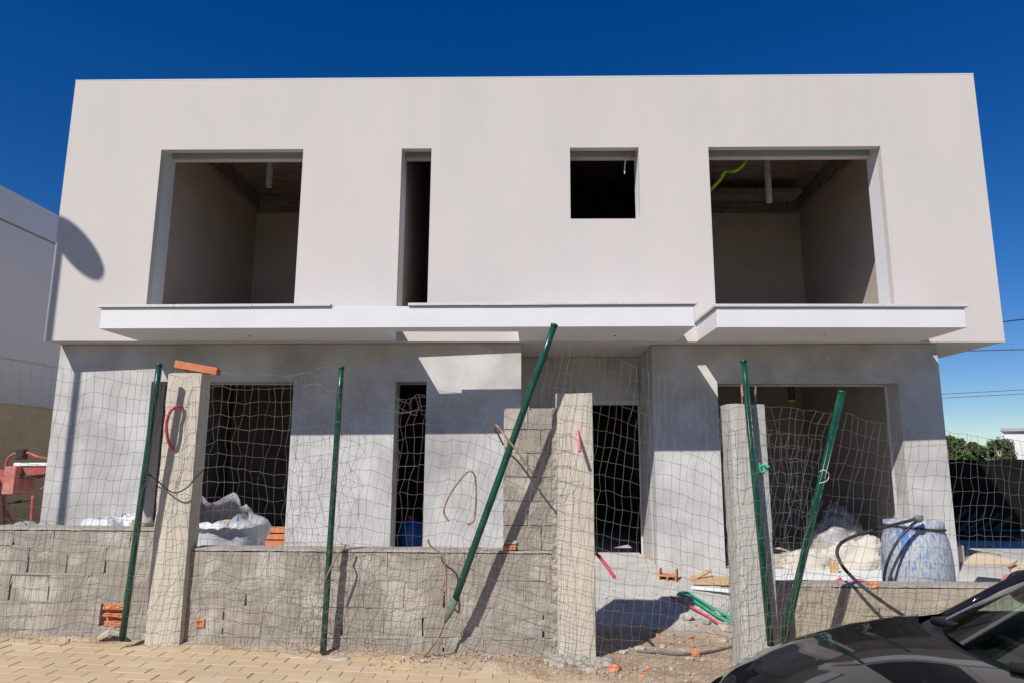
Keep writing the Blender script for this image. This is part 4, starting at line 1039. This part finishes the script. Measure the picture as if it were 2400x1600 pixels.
# blue drum in the narrow slot
dr = thing('blue_drum', (-1.45, 9.35, .32), 'blue plastic drum with a red cap in the narrow lower slot', 'drum')
p = W(963, 1214, 9.35); cx = p.x; top = p.z
bm = nb(); lathe(bm, [(.14, .32), (.165, .34), (.17, .42), (.165, .5), (.17, .58), (.17, top - .10), (.15, top - .04), (.09, top - .02), (.085, top)], (cx, 9.35, 0), 28); obj('drum_body', bm, M['bluedrum'], dr, True)
bm = nb(); lathe(bm, [(.04, 0), (.04, .035), (.03, .04)], (cx, 9.30, top), 16); obj('cap', bm, M['red'], dr)
# paint-splashed barrel
ba = thing('plastic_barrel', (3.76, 6.95, .1), 'white barrel splashed with blue paint behind the low right wall', 'barrel')
bm = nb(); lathe(bm, [(.27, .05), (.29, .07), (.30, .25), (.308, .45), (.308, .62), (.30, .76), (.283, .87), (.262, .93), (.255, .955), (.262, .965), (.262, 1.03), (.248, 1.03), (.248, .60)], (3.765, 6.95, 0), 44, cap=False); obj('barrel_body', bm, M['barrel'], ba, True)
bm = nb()
P = [Vector((3.765 + .268 * cos(a), 6.95 + .268 * sin(a), .972 - .02 * cos(a))) for a in [2 * pi * k / 40 for k in range(41)]]
tube(bm, P, .009, 6); obj('clamp_ring', bm, M['blackiron'], ba, True)
bm = nb(); lathe(bm, [(.0, .0), (.243, .0), (.243, .01), (.0, .01)], (3.765, 6.95, .62), 32, cap=False); obj('liquid', bm, M['greyplastic'], ba)
zb = lambda x, y, Y: W(1850 + x / 4.276, 1100 + y / 4.276, Y)
bm = nb(); tube(bm, spline([zb(1330, 470, 6.62), zb(1235, 500, 6.58), zb(1000, 562, 6.50), zb(740, 632, 6.40), zb(590, 690, 6.32), zb(505, 750, 6.25), zb(478, 830, 6.2), zb(505, 910, 6.14), zb(560, 1000, 6.1), zb(700, 1140, 6.05), zb(850, 1260, 6.0), zb(1050, 1400, 5.95), zb(1240, 1520, 5.9), zb(1420, 1640, 5.9)], 6), .0145, 10)
obj('black_hose', bm, M['blacktube'], None, True, 'black hose looping from the barrel rim over the low wall', 'hose')
bm = nb(); tube(bm, spline([zb(1310, 500, 6.60), zb(1245, 540, 6.60), zb(1120, 665, 6.60), zb(1035, 800, 6.61), zb(985, 920, 6.62), zb(965, 990, 6.64), zb(950, 1080, 6.66), zb(948, 1180, 6.68)], 6), .0125, 10)
obj('black_hose', bm, M['blacktube'], None, True, 'second black hose hanging down the front of the barrel', 'hose')
bm = nb(); q = zb(1290, 490, 6.60); bmesh.ops.create_icosphere(bm, subdivisions=2, radius=.035, matrix=Matrix.Translation(q) @ Matrix.Diagonal((1.4, 1, .9, 1)))
for v in bm.verts: v.co += Vector((1, 1, 1)) * noise.noise(v.co * 30) * .01
obj('hose_binding', bm, M['greycable'], None, False, 'grey taped binding where the two black hoses meet on the barrel', 'binding')
# grey bag and cream sacks in the right room
c = W(1962, 1262, 9.9); sheetblob('plastic_bag', (c.x, 9.9, .32), .36, .30, .66, 31, M['greyplastic'], 'grey plastic bag slumped in the wide lower right opening', 'bag', .24, freq=1.8, n=(56, 30))
c = W(2010, 1320, 8.95); sheetblob('cream_sack', (c.x, 8.95, .30), .44, .30, .36, 33, M['cloth'], 'crumpled cream sack in front of the grey bag', 'sack', .30, freq=2.0, n=(56, 30))
c = W(1915, 1315, 8.8); sheetblob('cream_sack', (c.x - .05, 8.9, .30), .40, .25, .20, 37, M['cloth'], 'flat cream sack just left of the grey bag', 'sack', .28, freq=2.0)
slab('white_board', [WZ(1800, 1346, .30), WZ(2085, 1350, .30), WZ(2085, 1314, .32), WZ(1815, 1310, .32)], .05, M['white'], 'white dusted board on the ground before the wide opening', 'board')
bm = nb(); p = WZ(1955, 1345, .28); box(bm, p.x - .04, p.x + .04, p.y - .06, p.y + .03, .26, .44); bev(bm, .01); obj('brick_piece', bm, M['wood'], None, False, 'small upright tan brick piece before the cream sack', 'brick')
c = W(2005, 1362, 6.9); sheetblob('red_wrapper', (c.x, 6.9, .36), .13, .07, .14, 41, M['pinktube'], 'crumpled red and white wrapper behind the low right wall', 'wrapper', .3, n=(24, 12))
c = W(1955, 1352, 7.1); sheetblob('red_wrapper', (c.x, 7.0, .34), .06, .05, .14, 43, M['redtube'], 'small red wrapper left of the larger one behind the low wall', 'wrapper', .3, n=(20, 10))

# ------------------------------------------------------------------ things lying in the gap
z6 = lambda x, y: (1350 + x / 4.48, 1250 + y / 4.48)
def G_(x, y, dz=0.0):
    """where the sight line through photo pixel (x, y) meets the yard ground"""
    d = CF + CR * ((x - 1200) / FPX) + CU * ((800 - y) / FPX); t = 4.0
    while t < 16:
        p = CC + d * t
        if p.z <= ground_z(p.x, p.y) + dz: return p
        t += .01
    return CC + d * 9
hb = thing('hollow_brick', G_(*z6(985, 510)), 'broken hollow terracotta brick lying in the gap', 'brick')
p = G_(*z6(970, 520)); Mx = Matrix.Translation((p.x, p.y + .05, p.z)) @ Matrix.Rotation(-.35, 4, 'Z')
for a in ((-.10, .10, 0, .16, 0, .012), (-.10, .10, 0, .16, .065, .078), (-.10, -.086, 0, .16, .012, .065), (-.008, .008, 0, .16, .012, .065), (.086, .10, 0, .16, .012, .065), (-.10, -.086, .03, .16, .078, .14), (.086, .10, 0.02, .16, .078, .145)):
    bm = nb(); box(bm, *a, Mx); obj('brick_web', bm, M['terracotta'], hb)
def gplank(name, A, B, w, h, m, label, lift=.0):
    A, B = G_(*A), G_(*B); t = (B - A); t.z = 0; L = t.length; t.normalize(); s = Vector((-t.y, t.x, 0))
    zz = max(ground_z(A.x, A.y), ground_z(B.x, B.y)) + lift
    Mx = Matrix(((t.x, s.x, 0, A.x), (t.y, s.y, 0, A.y), (0, 0, 1, zz), (0, 0, 0, 1)))
    bm = nb(); box(bm, 0, L, 0, w, 0, h, Mx); bev(bm, .004); return obj(name, bm, m, None, False, label, 'plank')
gplank('board', z6(1235, 545), z6(1700, 570), .38, .045, M['wood'], 'short pine board lying by the right pillar in the gap', .01)
p, q = G_(*z6(1240, 520)), G_(*z6(1420, 470)); bm = nb(); tube(bm, [p + Vector((0, 0, .05)), q + Vector((0, .02, .09))], .022, 4); obj('timber_stick', bm, M['wood'], None, False, 'brown stick lying across the pine board', 'stick')
gplank('white_batten', z6(1210, 590), z6(1690, 680), .07, .03, M['white'], 'white batten lying on the ground in front of the pine board', .005)
gplank('board', z6(725, 285), z6(805, 285), .12, .03, M['wood'], 'small tan board on the floor at the door foot', .0)
def ghose(pts, r, m, label, cat='hose', lift=.0):
    P = [G_(*p) + Vector((0, 0, r + lift)) for p in pts]; bm = nb(); tube(bm, spline(P, 6), r, 8); return obj('hose', bm, m, None, True, label, cat)
ghose([z6(1060, 680), z6(1160, 695), z6(1260, 760), z6(1380, 840), z6(1520, 930), z6(1700, 990)], 0.013, M['greenhose'], 'green hose lying in the gap by the right pillar', lift=.03)
ghose([z6(1080, 668), z6(1180, 672), z6(1300, 745), z6(1420, 820), z6(1560, 900), z6(1700, 955)], .012, M['greenhose'], 'second green hose beside the first in the gap', lift=.04)
ghose([z6(990, 690), z6(1110, 735), z6(1230, 815), z6(1350, 880), z6(1490, 970), z6(1700, 1040)], .011, M['redtube'], 'red hose lying along the green hoses', lift=.02)
ghose([z6(1100, 655), z6(1180, 668), z6(1240, 700)], .009, M['redtube'], 'short red hose end above the green hoses', lift=.03)
ghose([z6(640, 1245), z6(850, 1265), z6(1050, 1285), z6(1250, 1275), z6(1450, 1245), z6(1690, 1190)], .011, M['greycable'], 'dusty grey cable snaking over the dirt in the gap', 'cable', .004)
p = G_(*z6(510, 718)); bm = nb(); box(bm, p.x - .03, p.x + .02, p.y - .015, p.y + .015, p.z, p.z + .015); bev(bm, .004); obj('blue_scrap', bm, M['bluewrap'], None, False, 'tiny blue plastic scrap on the dusty ground in the gap', 'scrap')
c = WZ(35, 1488, .16); bm = nb(); n = 10; V = []
for j in range(5):
    for i in range(n + 1):
        x = -.17 + .34 * i / n; V.append(bm.verts.new((c.x + x, c.y + .03 * j + .03 * noise.noise(Vector((x * 9, j, 0))), street_z(c.x) + .01 + .05 * abs(noise.noise(Vector((x * 11, j * .6, 3)))) + .02 * sin(pi * j / 4))))
for j in range(4):
    for i in range(n): q = j * (n + 1) + i; bm.faces.new((V[q], V[q + 1], V[q + n + 2], V[q + n + 1]))
bmesh.ops.solidify(bm, geom=list(bm.faces), thickness=.003)
obj('plastic_wrapper', bm, M['bluewrap'], None, True, 'crumpled blue plastic wrapper at the foot of the left wall', 'wrapper')

# rubble: larger stones one by one, grit as one mass
def stone(p, r, m, seed):
    bm = nb(); bmesh.ops.create_icosphere(bm, subdivisions=1, radius=r)
    q = Vector((seed * 1.7, seed * .9, 0))
    for v in bm.verts:
        v.co *= 1 + .45 * noise.noise(v.co.normalized() * 1.4 + q); v.co.z *= .6; v.co.x *= 1.25
    bmesh.ops.rotate(bm, verts=bm.verts, matrix=Matrix.Rotation(seed * 2.1, 3, 'Z'))
    for v in bm.verts: v.co += p + Vector((0, 0, r * .3))
    return bm
big = [((1385, 1575), .05, 'pale pointed stone at the foot of the middle pillar'), ((1655, 1460), .055, 'flat pale stone under the hose bundle'), ((1665, 1482), .045, 'rounded pale stone below the hose bundle'), ((1700, 1475), .075, 'large pale stone against the right pillar'), ((1553, 1515), .03, 'small pale stone beside the pillar shadow'),
       ((1698, 1503), .035, 'whitish stone left of the right pillar foot'), ((1690, 1440), .06, 'pale broken slab above the hose bundle'), ((1602, 1350), .02, 'white crumb near the hollow brick')]
for k, (q, r, lab) in enumerate(big):
    obj('rubble_stone', stone(G_(*q), r, None, k + 1), M['rubble'], None, False, lab, 'stone')
for k, (q, r) in enumerate([((1442, 1570), .05), ((1505, 1585), .025), ((1520, 1566), .025), ((918, 1537), .022), ((1120, 1553), .03)]):
    obj('brick_shard', stone(G_(*q) if k < 3 else WZ(*q, street_z(0) + .03), r, None, k + 20), M['terracotta'], None, False,
        ['red brick shard right of the middle pillar foot', 'small red shard nearest the street in the gap', 'red shard on the dirt just before the gap', 'red pebble by the middle post foot', 'red shard in the grit below the leaning post'][k], 'brick')
obj('rubble_stone', stone(WZ(938, 1537, .03), .02, None, 77), M['rubble'], None, False, 'pale pebble beside the red pebble at the wall foot', 'stone')
for k in range(30):
    x, y = U(.75, 1.66), U(5.35, 7.3)
    if k > 20: x, y = U(1.2, 1.7), U(6.3, 7.6)
    r = .014 + abs(rnd.gauss(0, .016)); p = Vector((x, y, ground_z(x, y)))
    obj('rubble_stone', stone(p, r, None, 100 + k), M['rubble'] if k % 4 else M['terracotta'], None, False, ['reddish brick crumb lying loose in the dirt of the gap', 'small pale lump lying loose in the dirt of the gap'][1 if k % 4 else 0], 'stone', 'loose rubble in the gap')
V = {0: nb(), 1: nb()}
for k in range(2600):
    if k < 900: x = U(-1.2, .9); y = 5.78 - abs(rnd.gauss(0, .16)) - (.25 * sstep(-.4, .8, x) * rnd.random())
    else: x = U(.5, 2.6); y = rnd.choice((U(5.2, 7.2), U(5.2, 8.3)))
    if 1.66 < x < 2.02 and 5.7 < y < 6.05: continue
    r = abs(rnd.gauss(0, .006)) + .003
    bm = V[1 if rnd.random() < .18 else 0]
    c = Vector((x, y, max(ground_z(x, y), street_z(x) if y < 5.7 else -9) + r * .3))
    a = [bm.verts.new(c + Vector((U(-1, 1), U(-1, 1), U(-.6, 1))).normalized() * r * U(.7, 1.3)) for _ in range(5)]
    for f in ((0, 1, 2), (0, 2, 3), (0, 3, 1), (4, 2, 1), (4, 3, 2), (4, 1, 3)): bm.faces.new([a[i] for i in f])
obj('grit', V[0], M['rubble'], None, False, 'pale grit and crumbs scattered over the dirt', 'grit', kind='stuff')
obj('brick_crumbs', V[1], M['terracotta'], None, False, 'red brick crumbs scattered over the dirt', 'grit', kind='stuff')
V = nb()
for k in range(420):
    x = U(-5.0, .3); y = 5.79 - abs(rnd.gauss(0, .035)); r = abs(rnd.gauss(0, .007)) + .003
    c = Vector((x, y, street_z(x) + r * .4))
    a = [V.verts.new(c + Vector((U(-1, 1), U(-1, 1), U(-.6, 1))).normalized() * r * U(.7, 1.3)) for _ in range(5)]
    for f in ((0, 1, 2), (0, 2, 3), (0, 3, 1), (4, 2, 1), (4, 3, 2), (4, 1, 3)): V.faces.new([a[i] for i in f])
obj('grit', V, M['rubble'], None, False, 'crumbs of mortar along the foot of the block walls', 'grit', kind='stuff')
# low bank of dirt along the wall foot
bm = nb(); A = []
for i in range(172):
    x = -7.2 + i * .045; w = .05 + .05 * abs(noise.noise(Vector((x * 3, 0, 2)))) + .05 * sstep(-1, .2, x); h = .02 + .035 * abs(noise.noise(Vector((x * 5, 4, 1)))) + .015 * sstep(-1, .2, x); s = street_z(x)
    A.append([bm.verts.new((x, 5.80 - w * 1.6, s - .02)), bm.verts.new((x, 5.80 - w, s + h * .35)), bm.verts.new((x, 5.80 - w * .4, s + h * .9)), bm.verts.new((x, 5.82, s + h * 1.1))])
for P, Q in zip(A, A[1:]):
    for k in range(3): bm.faces.new((P[k], Q[k], Q[k + 1], P[k + 1]))
obj('dirt_bank', bm, M['ground'], None, True, 'low bank of dirt along the foot of the block walls', 'dirt', kind='stuff')
for k, (x, y) in enumerate(((682, 1528), (795, 1537))):
    p = WZ(x, y, street_z(-1.7) + .01); bm = nb(); lathe(bm, [(.075, -.01), (.07, .004), (.045, .008), (0.005, .009)], (p.x, p.y, street_z(p.x)), 14); 
    for v in bm.verts: v.co.x = p.x + (v.co.x - p.x) * 1.25; v.co.y = p.y + (v.co.y - p.y) * .7
    obj('cement_splash', bm, M['rubble'], None, True, ['white cement splash left of the middle post foot', 'white cement splash right of the middle post foot'][k], 'cement')

# ------------------------------------------------------------------ lamp post whose shadow falls on the house (stands left of the frame)
lp = thing('lamp_post', (-8.12, 5.6, .28), 'tall post with a round disc head left of the frame, its shadow on the house', 'lamp post')
bm = nb(); tube(bm, [(-8.12, 5.6, .1), (-8.12, 5.6, 4), (-8.12, 5.6, 7.95)], [.055, .05, .042], 14); obj('pole', bm, M['lampgrey'], lp, True)
dn = Vector((.802, .544, .247)).normalized(); cen = Vector((-8.11, 5.27, 7.95))
bm = nb(); tube(bm, [cen - dn * .02, cen - dn * .018, cen + dn * .012, cen + dn * .03], [.33, .351, .351, .30], 48); obj('disc_head', bm, M['lampgrey'], lp)
bm = nb(); tube(bm, [(-8.12, 5.6, 7.9), (-8.115, 5.45, 7.93), cen], .03, 8); obj('bracket', bm, M['lampgrey'], lp)

# ------------------------------------------------------------------ parked car, nose to the left
car = thing('parked_car', (2.7, 2.18, -.08), 'black car parked in front of the house, cropped at the lower right corner', 'car')
CY = 2.18; GZ = -.09
def crv(tab, x):
    if x <= tab[0][0]: return tab[0][1]
    for (a, va), (b, vb) in zip(tab, tab[1:]):
        if x <= b: 
            t = (x - a) / (b - a); t = t * t * (3 - 2 * t) * .35 + t * .65; return va + (vb - va) * t
    return tab[-1][1]
ZC = [(.60, .70), (.68, .80), (.80, .872), (1.0, .935), (1.3, .99), (1.6, 1.02), (1.80, 1.035)]
ZE = [(.60, .60), (.68, .69), (.80, .775), (.95, .835), (1.18, .90), (1.4, .942), (1.6, .966), (1.80, .99), (2.2, .99), (3.6, 1.0), (4.5, .95), (4.7, .85)]
HW = [(.60, .50), (.66, .63), (.74, .72), (.90, .79), (1.15, .835), (1.5, .86), (2.0, .875), (3.8, .875), (4.4, .82), (4.7, .70)]
def hood_pt(x, s):
    """s from -1 (near edge) to 1 (far edge) across the bonnet"""
    zc, ze, hw = crv(ZC, x), crv(ZE, x), crv(HW, x)
    crease = .012 * math.exp(-((abs(s) - .72) / .07) ** 2)
    return Vector((x - (.05 + .31 * sstep(.85, 1.7, x)) * (1 - s * s), CY + s * hw, ze + (zc - ze) * (1 - abs(s) ** 2.6) + crease))
bm = nb(); st = [.62, .64, .67, .70, .75, .80, .87, .95, 1.05, 1.2, 1.35, 1.5, 1.60, 1.68]; ns = 28; G = []
for x in st: G.append([bm.verts.new(hood_pt(x, (-1 + 2 * k / ns) * .945) + Vector((0, 0, .003))) for k in range(ns + 1)])
for A, B in zip(G, G[1:]):
    for k in range(ns): bm.faces.new((A[k], A[k + 1], B[k + 1], B[k]))
hood = obj('hood', bm, M['carpaint'], car, True)
# body shell: fenders, sides, nose
bm = nb(); st2 = [.60, .62, .66, .72, .80, .95, 1.2, 1.5, 1.8, 2.2, 2.8, 3.4, 4.0, 4.4, 4.6, 4.72]; rows = []
for x in st2:
    r = []
    hw, ze = crv(HW, x), crv(ZE, x)
    for sgn in (1,):
        pass
    prof = [(.955, ze - .001 + .004), (.985, ze - .006), (1.0, ze - .03), (1.015, ze - .12), (1.02, ze - .30), (1.0, .40), (.97, .22), (.9, .16)]
    nose = .04 * (x < .65)
    ring = [Vector((x + nose * 0, CY - hw * a, z + GZ * (z < .5))) for a, z in prof] ; ring2 = [Vector((x, CY + hw * a, z + GZ * (z < .5))) for a, z in prof][::-1]
    rows.append([bm.verts.new(p) for p in ring] + [None] + [bm.verts.new(p) for p in ring2])
for A, B in zip(rows, rows[1:]):
    for k in range(len(A) - 1):
        if A[k] is None or A[k + 1] is None: continue
        bm.faces.new((A[k], B[k], B[k + 1], A[k + 1]))
    bm.faces.new((A[7], B[7], B[9], A[9]))
n0 = [v for v in rows[0] if v]; bm.faces.new(n0); n1 = [v for v in rows[-1] if v]; bm.faces.new(n1[::-1])
body = obj('body', bm, M['carpaint'], car, True)
# bumper and nose
bm = nb(); G = []
for j in range(9):
    z = .16 + j * .075; row = []
    for k in range(25):
        s = -1 + 2 * k / 24; hw = .80 - .02 * j * (j > 6)
        bulge = .13 * sin(pi * min(1, (j + 1.5) / 10)) * (1 - abs(s) ** 3) + .02
        row.append(bm.verts.new((.70 - bulge + .42 * abs(s) ** 4 * .55 , CY + s * hw, z + GZ * (1 - j / 8) - (.05 * abs(s) ** 3) * (j > 5))))
    G.append(row)
for A, B in zip(G, G[1:]):
    for k in range(24): bm.faces.new((A[k], A[k + 1], B[k + 1], B[k]))
obj('bumper', bm, M['carpaint'], car, True)
# cowl, wipers
def cow(s, dx=0, dz=0):
    return Vector((1.70 - .40 * (1 - s * s) + dx, CY + s * .80, 1.0 + .03 * (1 - s * s) - .014 + dz))
bm = nb(); a = [bm.verts.new(cow(-1 + k / 10 * 2 / 2 * 1.0 * 1.0 if False else -1 + 2 * k / 20, -.03, -.012)) for k in range(21)]; b = [bm.verts.new(cow(-1 + 2 * k / 20, .12, .004)) for k in range(21)]
for k in range(20): bm.faces.new((a[k], a[k + 1], b[k + 1], b[k]))
obj('cowl', bm, M['carplastic'], car, True)
for s0, s1, lab in ((.62, -.35, ''), (-.15, -.92, '')):
    p, q = cow(s0, .04, .02), cow(s1, .10, .035); bm = nb(); tube(bm, [p, p.lerp(q, .5) + Vector((.015, 0, .02)), q], [.016, .010, .006], 8); w_ = obj('wiper', bm, M['carplastic'], car, True)
    bm = nb(); tube(bm, [p.lerp(q, .25) + Vector((.04, 0, .012)), q + Vector((.03, 0, .012))], .006, 6); obj('blade', bm, M['rubber'], w_, True)
# greenhouse: base line, roof line
def wb(s): return Vector((1.78 - .42 * (1 - s * s), CY + s * .80, .998 + .034 * (1 - s * s)))
def wt(s): return Vector((2.62 - .16 * (1 - s * s), CY + s * .62, 1.40 + .06 * (1 - s * s)))
def pane(nm, fa, fb, n=12, bow=.035, m=None, sm=True, par=car):
    bm = nb(); G = []
    for j in range(9):
        t = j / 8; G.append([bm.verts.new(fa(-.96 + 1.92 * k / n).lerp(fb(-.96 + 1.92 * k / n), t) + Vector((0, 0, bow * sin(pi * t)))) for k in range(n + 1)])
    for A, B in zip(G, G[1:]):
        for k in range(n): bm.faces.new((A[k], A[k + 1], B[k + 1], B[k]))
    return obj(nm, bm, m or M['glass'], par, sm)
pane('windshield', wb, wt)
for s in (1, -1):
    e = []
    for j in range(9):
        t = j / 8; e.append(wb(s).lerp(wt(s), t) + Vector((0, .012 * s, .035 * sin(pi * t) + .004)))
    bm = nb(); tube(bm, [e[0] + Vector((-.06, .03 * s, -.04))] + e, [.018] + [.020] * 9, 10)
    pil = obj('roof_pillar', bm, M['carpaint'], car, True)
    bm = nb(); tube(bm, [p + Vector((.01, -.035 * s, -.004)) for p in e], .011, 6); obj('seal', bm, M['carplastic'], pil, True)
bm = nb(); G = []
for j in range(8):
    x = 2.70 + 1.35 * j / 7; G.append([bm.verts.new((x - .09 * (1 - s * s) * (1 - j / 7), CY + s * .60, 1.405 + .05 * (1 - s * s) + .05 * sin(pi * j / 7))) for s in [-1 + 2 * k / 12 for k in range(13)]])
for A, B in zip(G, G[1:]):
    for k in range(12): bm.faces.new((A[k], A[k + 1], B[k + 1], B[k]))
obj('roof', bm, M['carpaint'], car, True)
def rb(s): return Vector((4.62, CY + s * .74, .98)); 
def rt(s): return Vector((4.05, CY + s * .60, 1.40 + .05 * (1 - s * s)))
pane('rear_window', rt, rb, bow=.02)
for s in (1, -1):
    for (x0, x1, u0, u1, nm) in ((2.02, 2.95, 2.75, 2.98, 'side_window'), (3.02, 4.2, 3.04, 3.95, 'side_window')):
        bm = nb(); quad(bm, [(x0, CY + s * .855, .995), (x1, CY + s * .86, .998), (u1, CY + s * .615, 1.40), (u0, CY + s * .612, 1.395)]); obj(nm, bm, M['glass'], car)
    bm = nb(); tube(bm, [(2.98, CY + s * .858, .99), (3.0, CY + s * .61, 1.41)], .035, 8); obj('roof_pillar', bm, M['carplastic'], car, True)
    bm = nb(); tube(bm, [(4.30, CY + s * .83, .98), (4.02, CY + s * .60, 1.41)], .07, 8); obj('roof_pillar', bm, M['carpaint'], car, True)
    bm = nb(); tube(bm, [wt(s) + Vector((-.02, 0, 0)), (3.4, CY + s * .605, 1.44), (4.05, CY + s * .6, 1.40)], .03, 8); obj('roof_rail', bm, M['carpaint'], car, True)
    # beltline closing body to glass
    bm = nb(); quad(bm, [(1.80, CY + s * .80, .988), (4.5, CY + s * .78, .955), (4.5, CY + s * .87 * .98, .94), (1.80, CY + s * .868, .975)]); obj('belt_panel', bm, M['carpaint'], car)
    bm = nb(); bmesh.ops.create_icosphere(bm, subdivisions=3, radius=.10, matrix=Matrix.Translation((2.18, CY + s * .98, 1.06)) @ Matrix.Diagonal((.7, 1.0, .75, 1))); mi = obj('mirror', bm, M['carpaint'], car, True)
    bm = nb(); tube(bm, [(2.14, CY + s * .85, 1.0), (2.17, CY + s * .94, 1.03)], .025, 8); obj('mirror_arm', bm, M['carplastic'], mi, True)
    for x in (1.28, 3.82):
        bm = nb(); Rm = Matrix.Translation((x, CY + s * .80, .31 + GZ)) @ Matrix.Rotation(pi / 2, 4, 'X')
        lathe(bm, [(.20, -.10), (.29, -.10), (.315, -.07), (.315, .07), (.29, .10), (.20, .10)], (0, 0, 0), 32); bmesh.ops.transform(bm, matrix=Rm, verts=bm.verts)
        wh = obj('wheel', bm, M['rubber'], car, True)
        bm = nb(); lathe(bm, [(.05, -.085), (.19, -.09), (.205, -.10), (.205, .10), (.19, .09), (.05, .085)], (0, 0, 0), 24); bmesh.ops.transform(bm, matrix=Rm, verts=bm.verts); obj('rim', bm, M['alloy'], wh, True)
    bm = nb(); G = []
    for j in range(5):
        z = .56 + .05 * j; G.append([bm.verts.new((.655 + .02 * (j - 2) ** 2 * .1 + .25 * t * t + .03 * t - .012, CY + s * (.50 + .28 * t), z - .02 * t * 0 + .03 * t)) for t in [k / 8 for k in range(9)]])
    for A, B in zip(G, G[1:]):
        for k in range(8): bm.faces.new((A[k], A[k + 1], B[k + 1], B[k]))
    obj('headlight', bm, M['glass'], car, True)
# interior
bm = nb(); G = []
for j in range(7):
    t = j / 6; G.append([bm.verts.new((1.81 - .40 * (1 - s * s) + t * .55, CY + s * (.78 - .0 * t), .985 + .025 * (1 - s * s) + .02 * sin(pi * t) - .10 * t ** 4)) for s in [-1 + 2 * k / 16 for k in range(17)]])
for A, B in zip(G, G[1:]):
    for k in range(16): bm.faces.new((A[k], A[k + 1], B[k + 1], B[k]))
obj('dashboard', bm, M['dash'], car, True)
bm = nb(); box(bm, 2.3, 2.38, CY - .78, CY + .78, .3, .9); obj('dashboard_front', bm, M['dash'], car)
for s in (1, -1):
    bm = nb(); box(bm, 2.75, 3.2, CY + s * .38 - .24, CY + s * .38 + .24, .25, .55); box(bm, 3.15, 3.32, CY + s * .38 - .24, CY + s * .38 + .24, .55, 1.15); bev(bm, .03); obj('seat', bm, M['dash'], car)
bm = nb(); P = [Vector((2.55 + .06 * cos(a), CY + .38 + .18 * sin(a), .98 + .16 * cos(a))) for a in [2 * pi * k / 24 for k in range(25)]]; tube(bm, P, .014, 8); obj('steering_wheel', bm, M['dash'], car, True)
bm = nb(); box(bm, .9, 4.6, CY - .75, CY + .75, .12, .2); obj('floor_pan', bm, M['dash'], car)
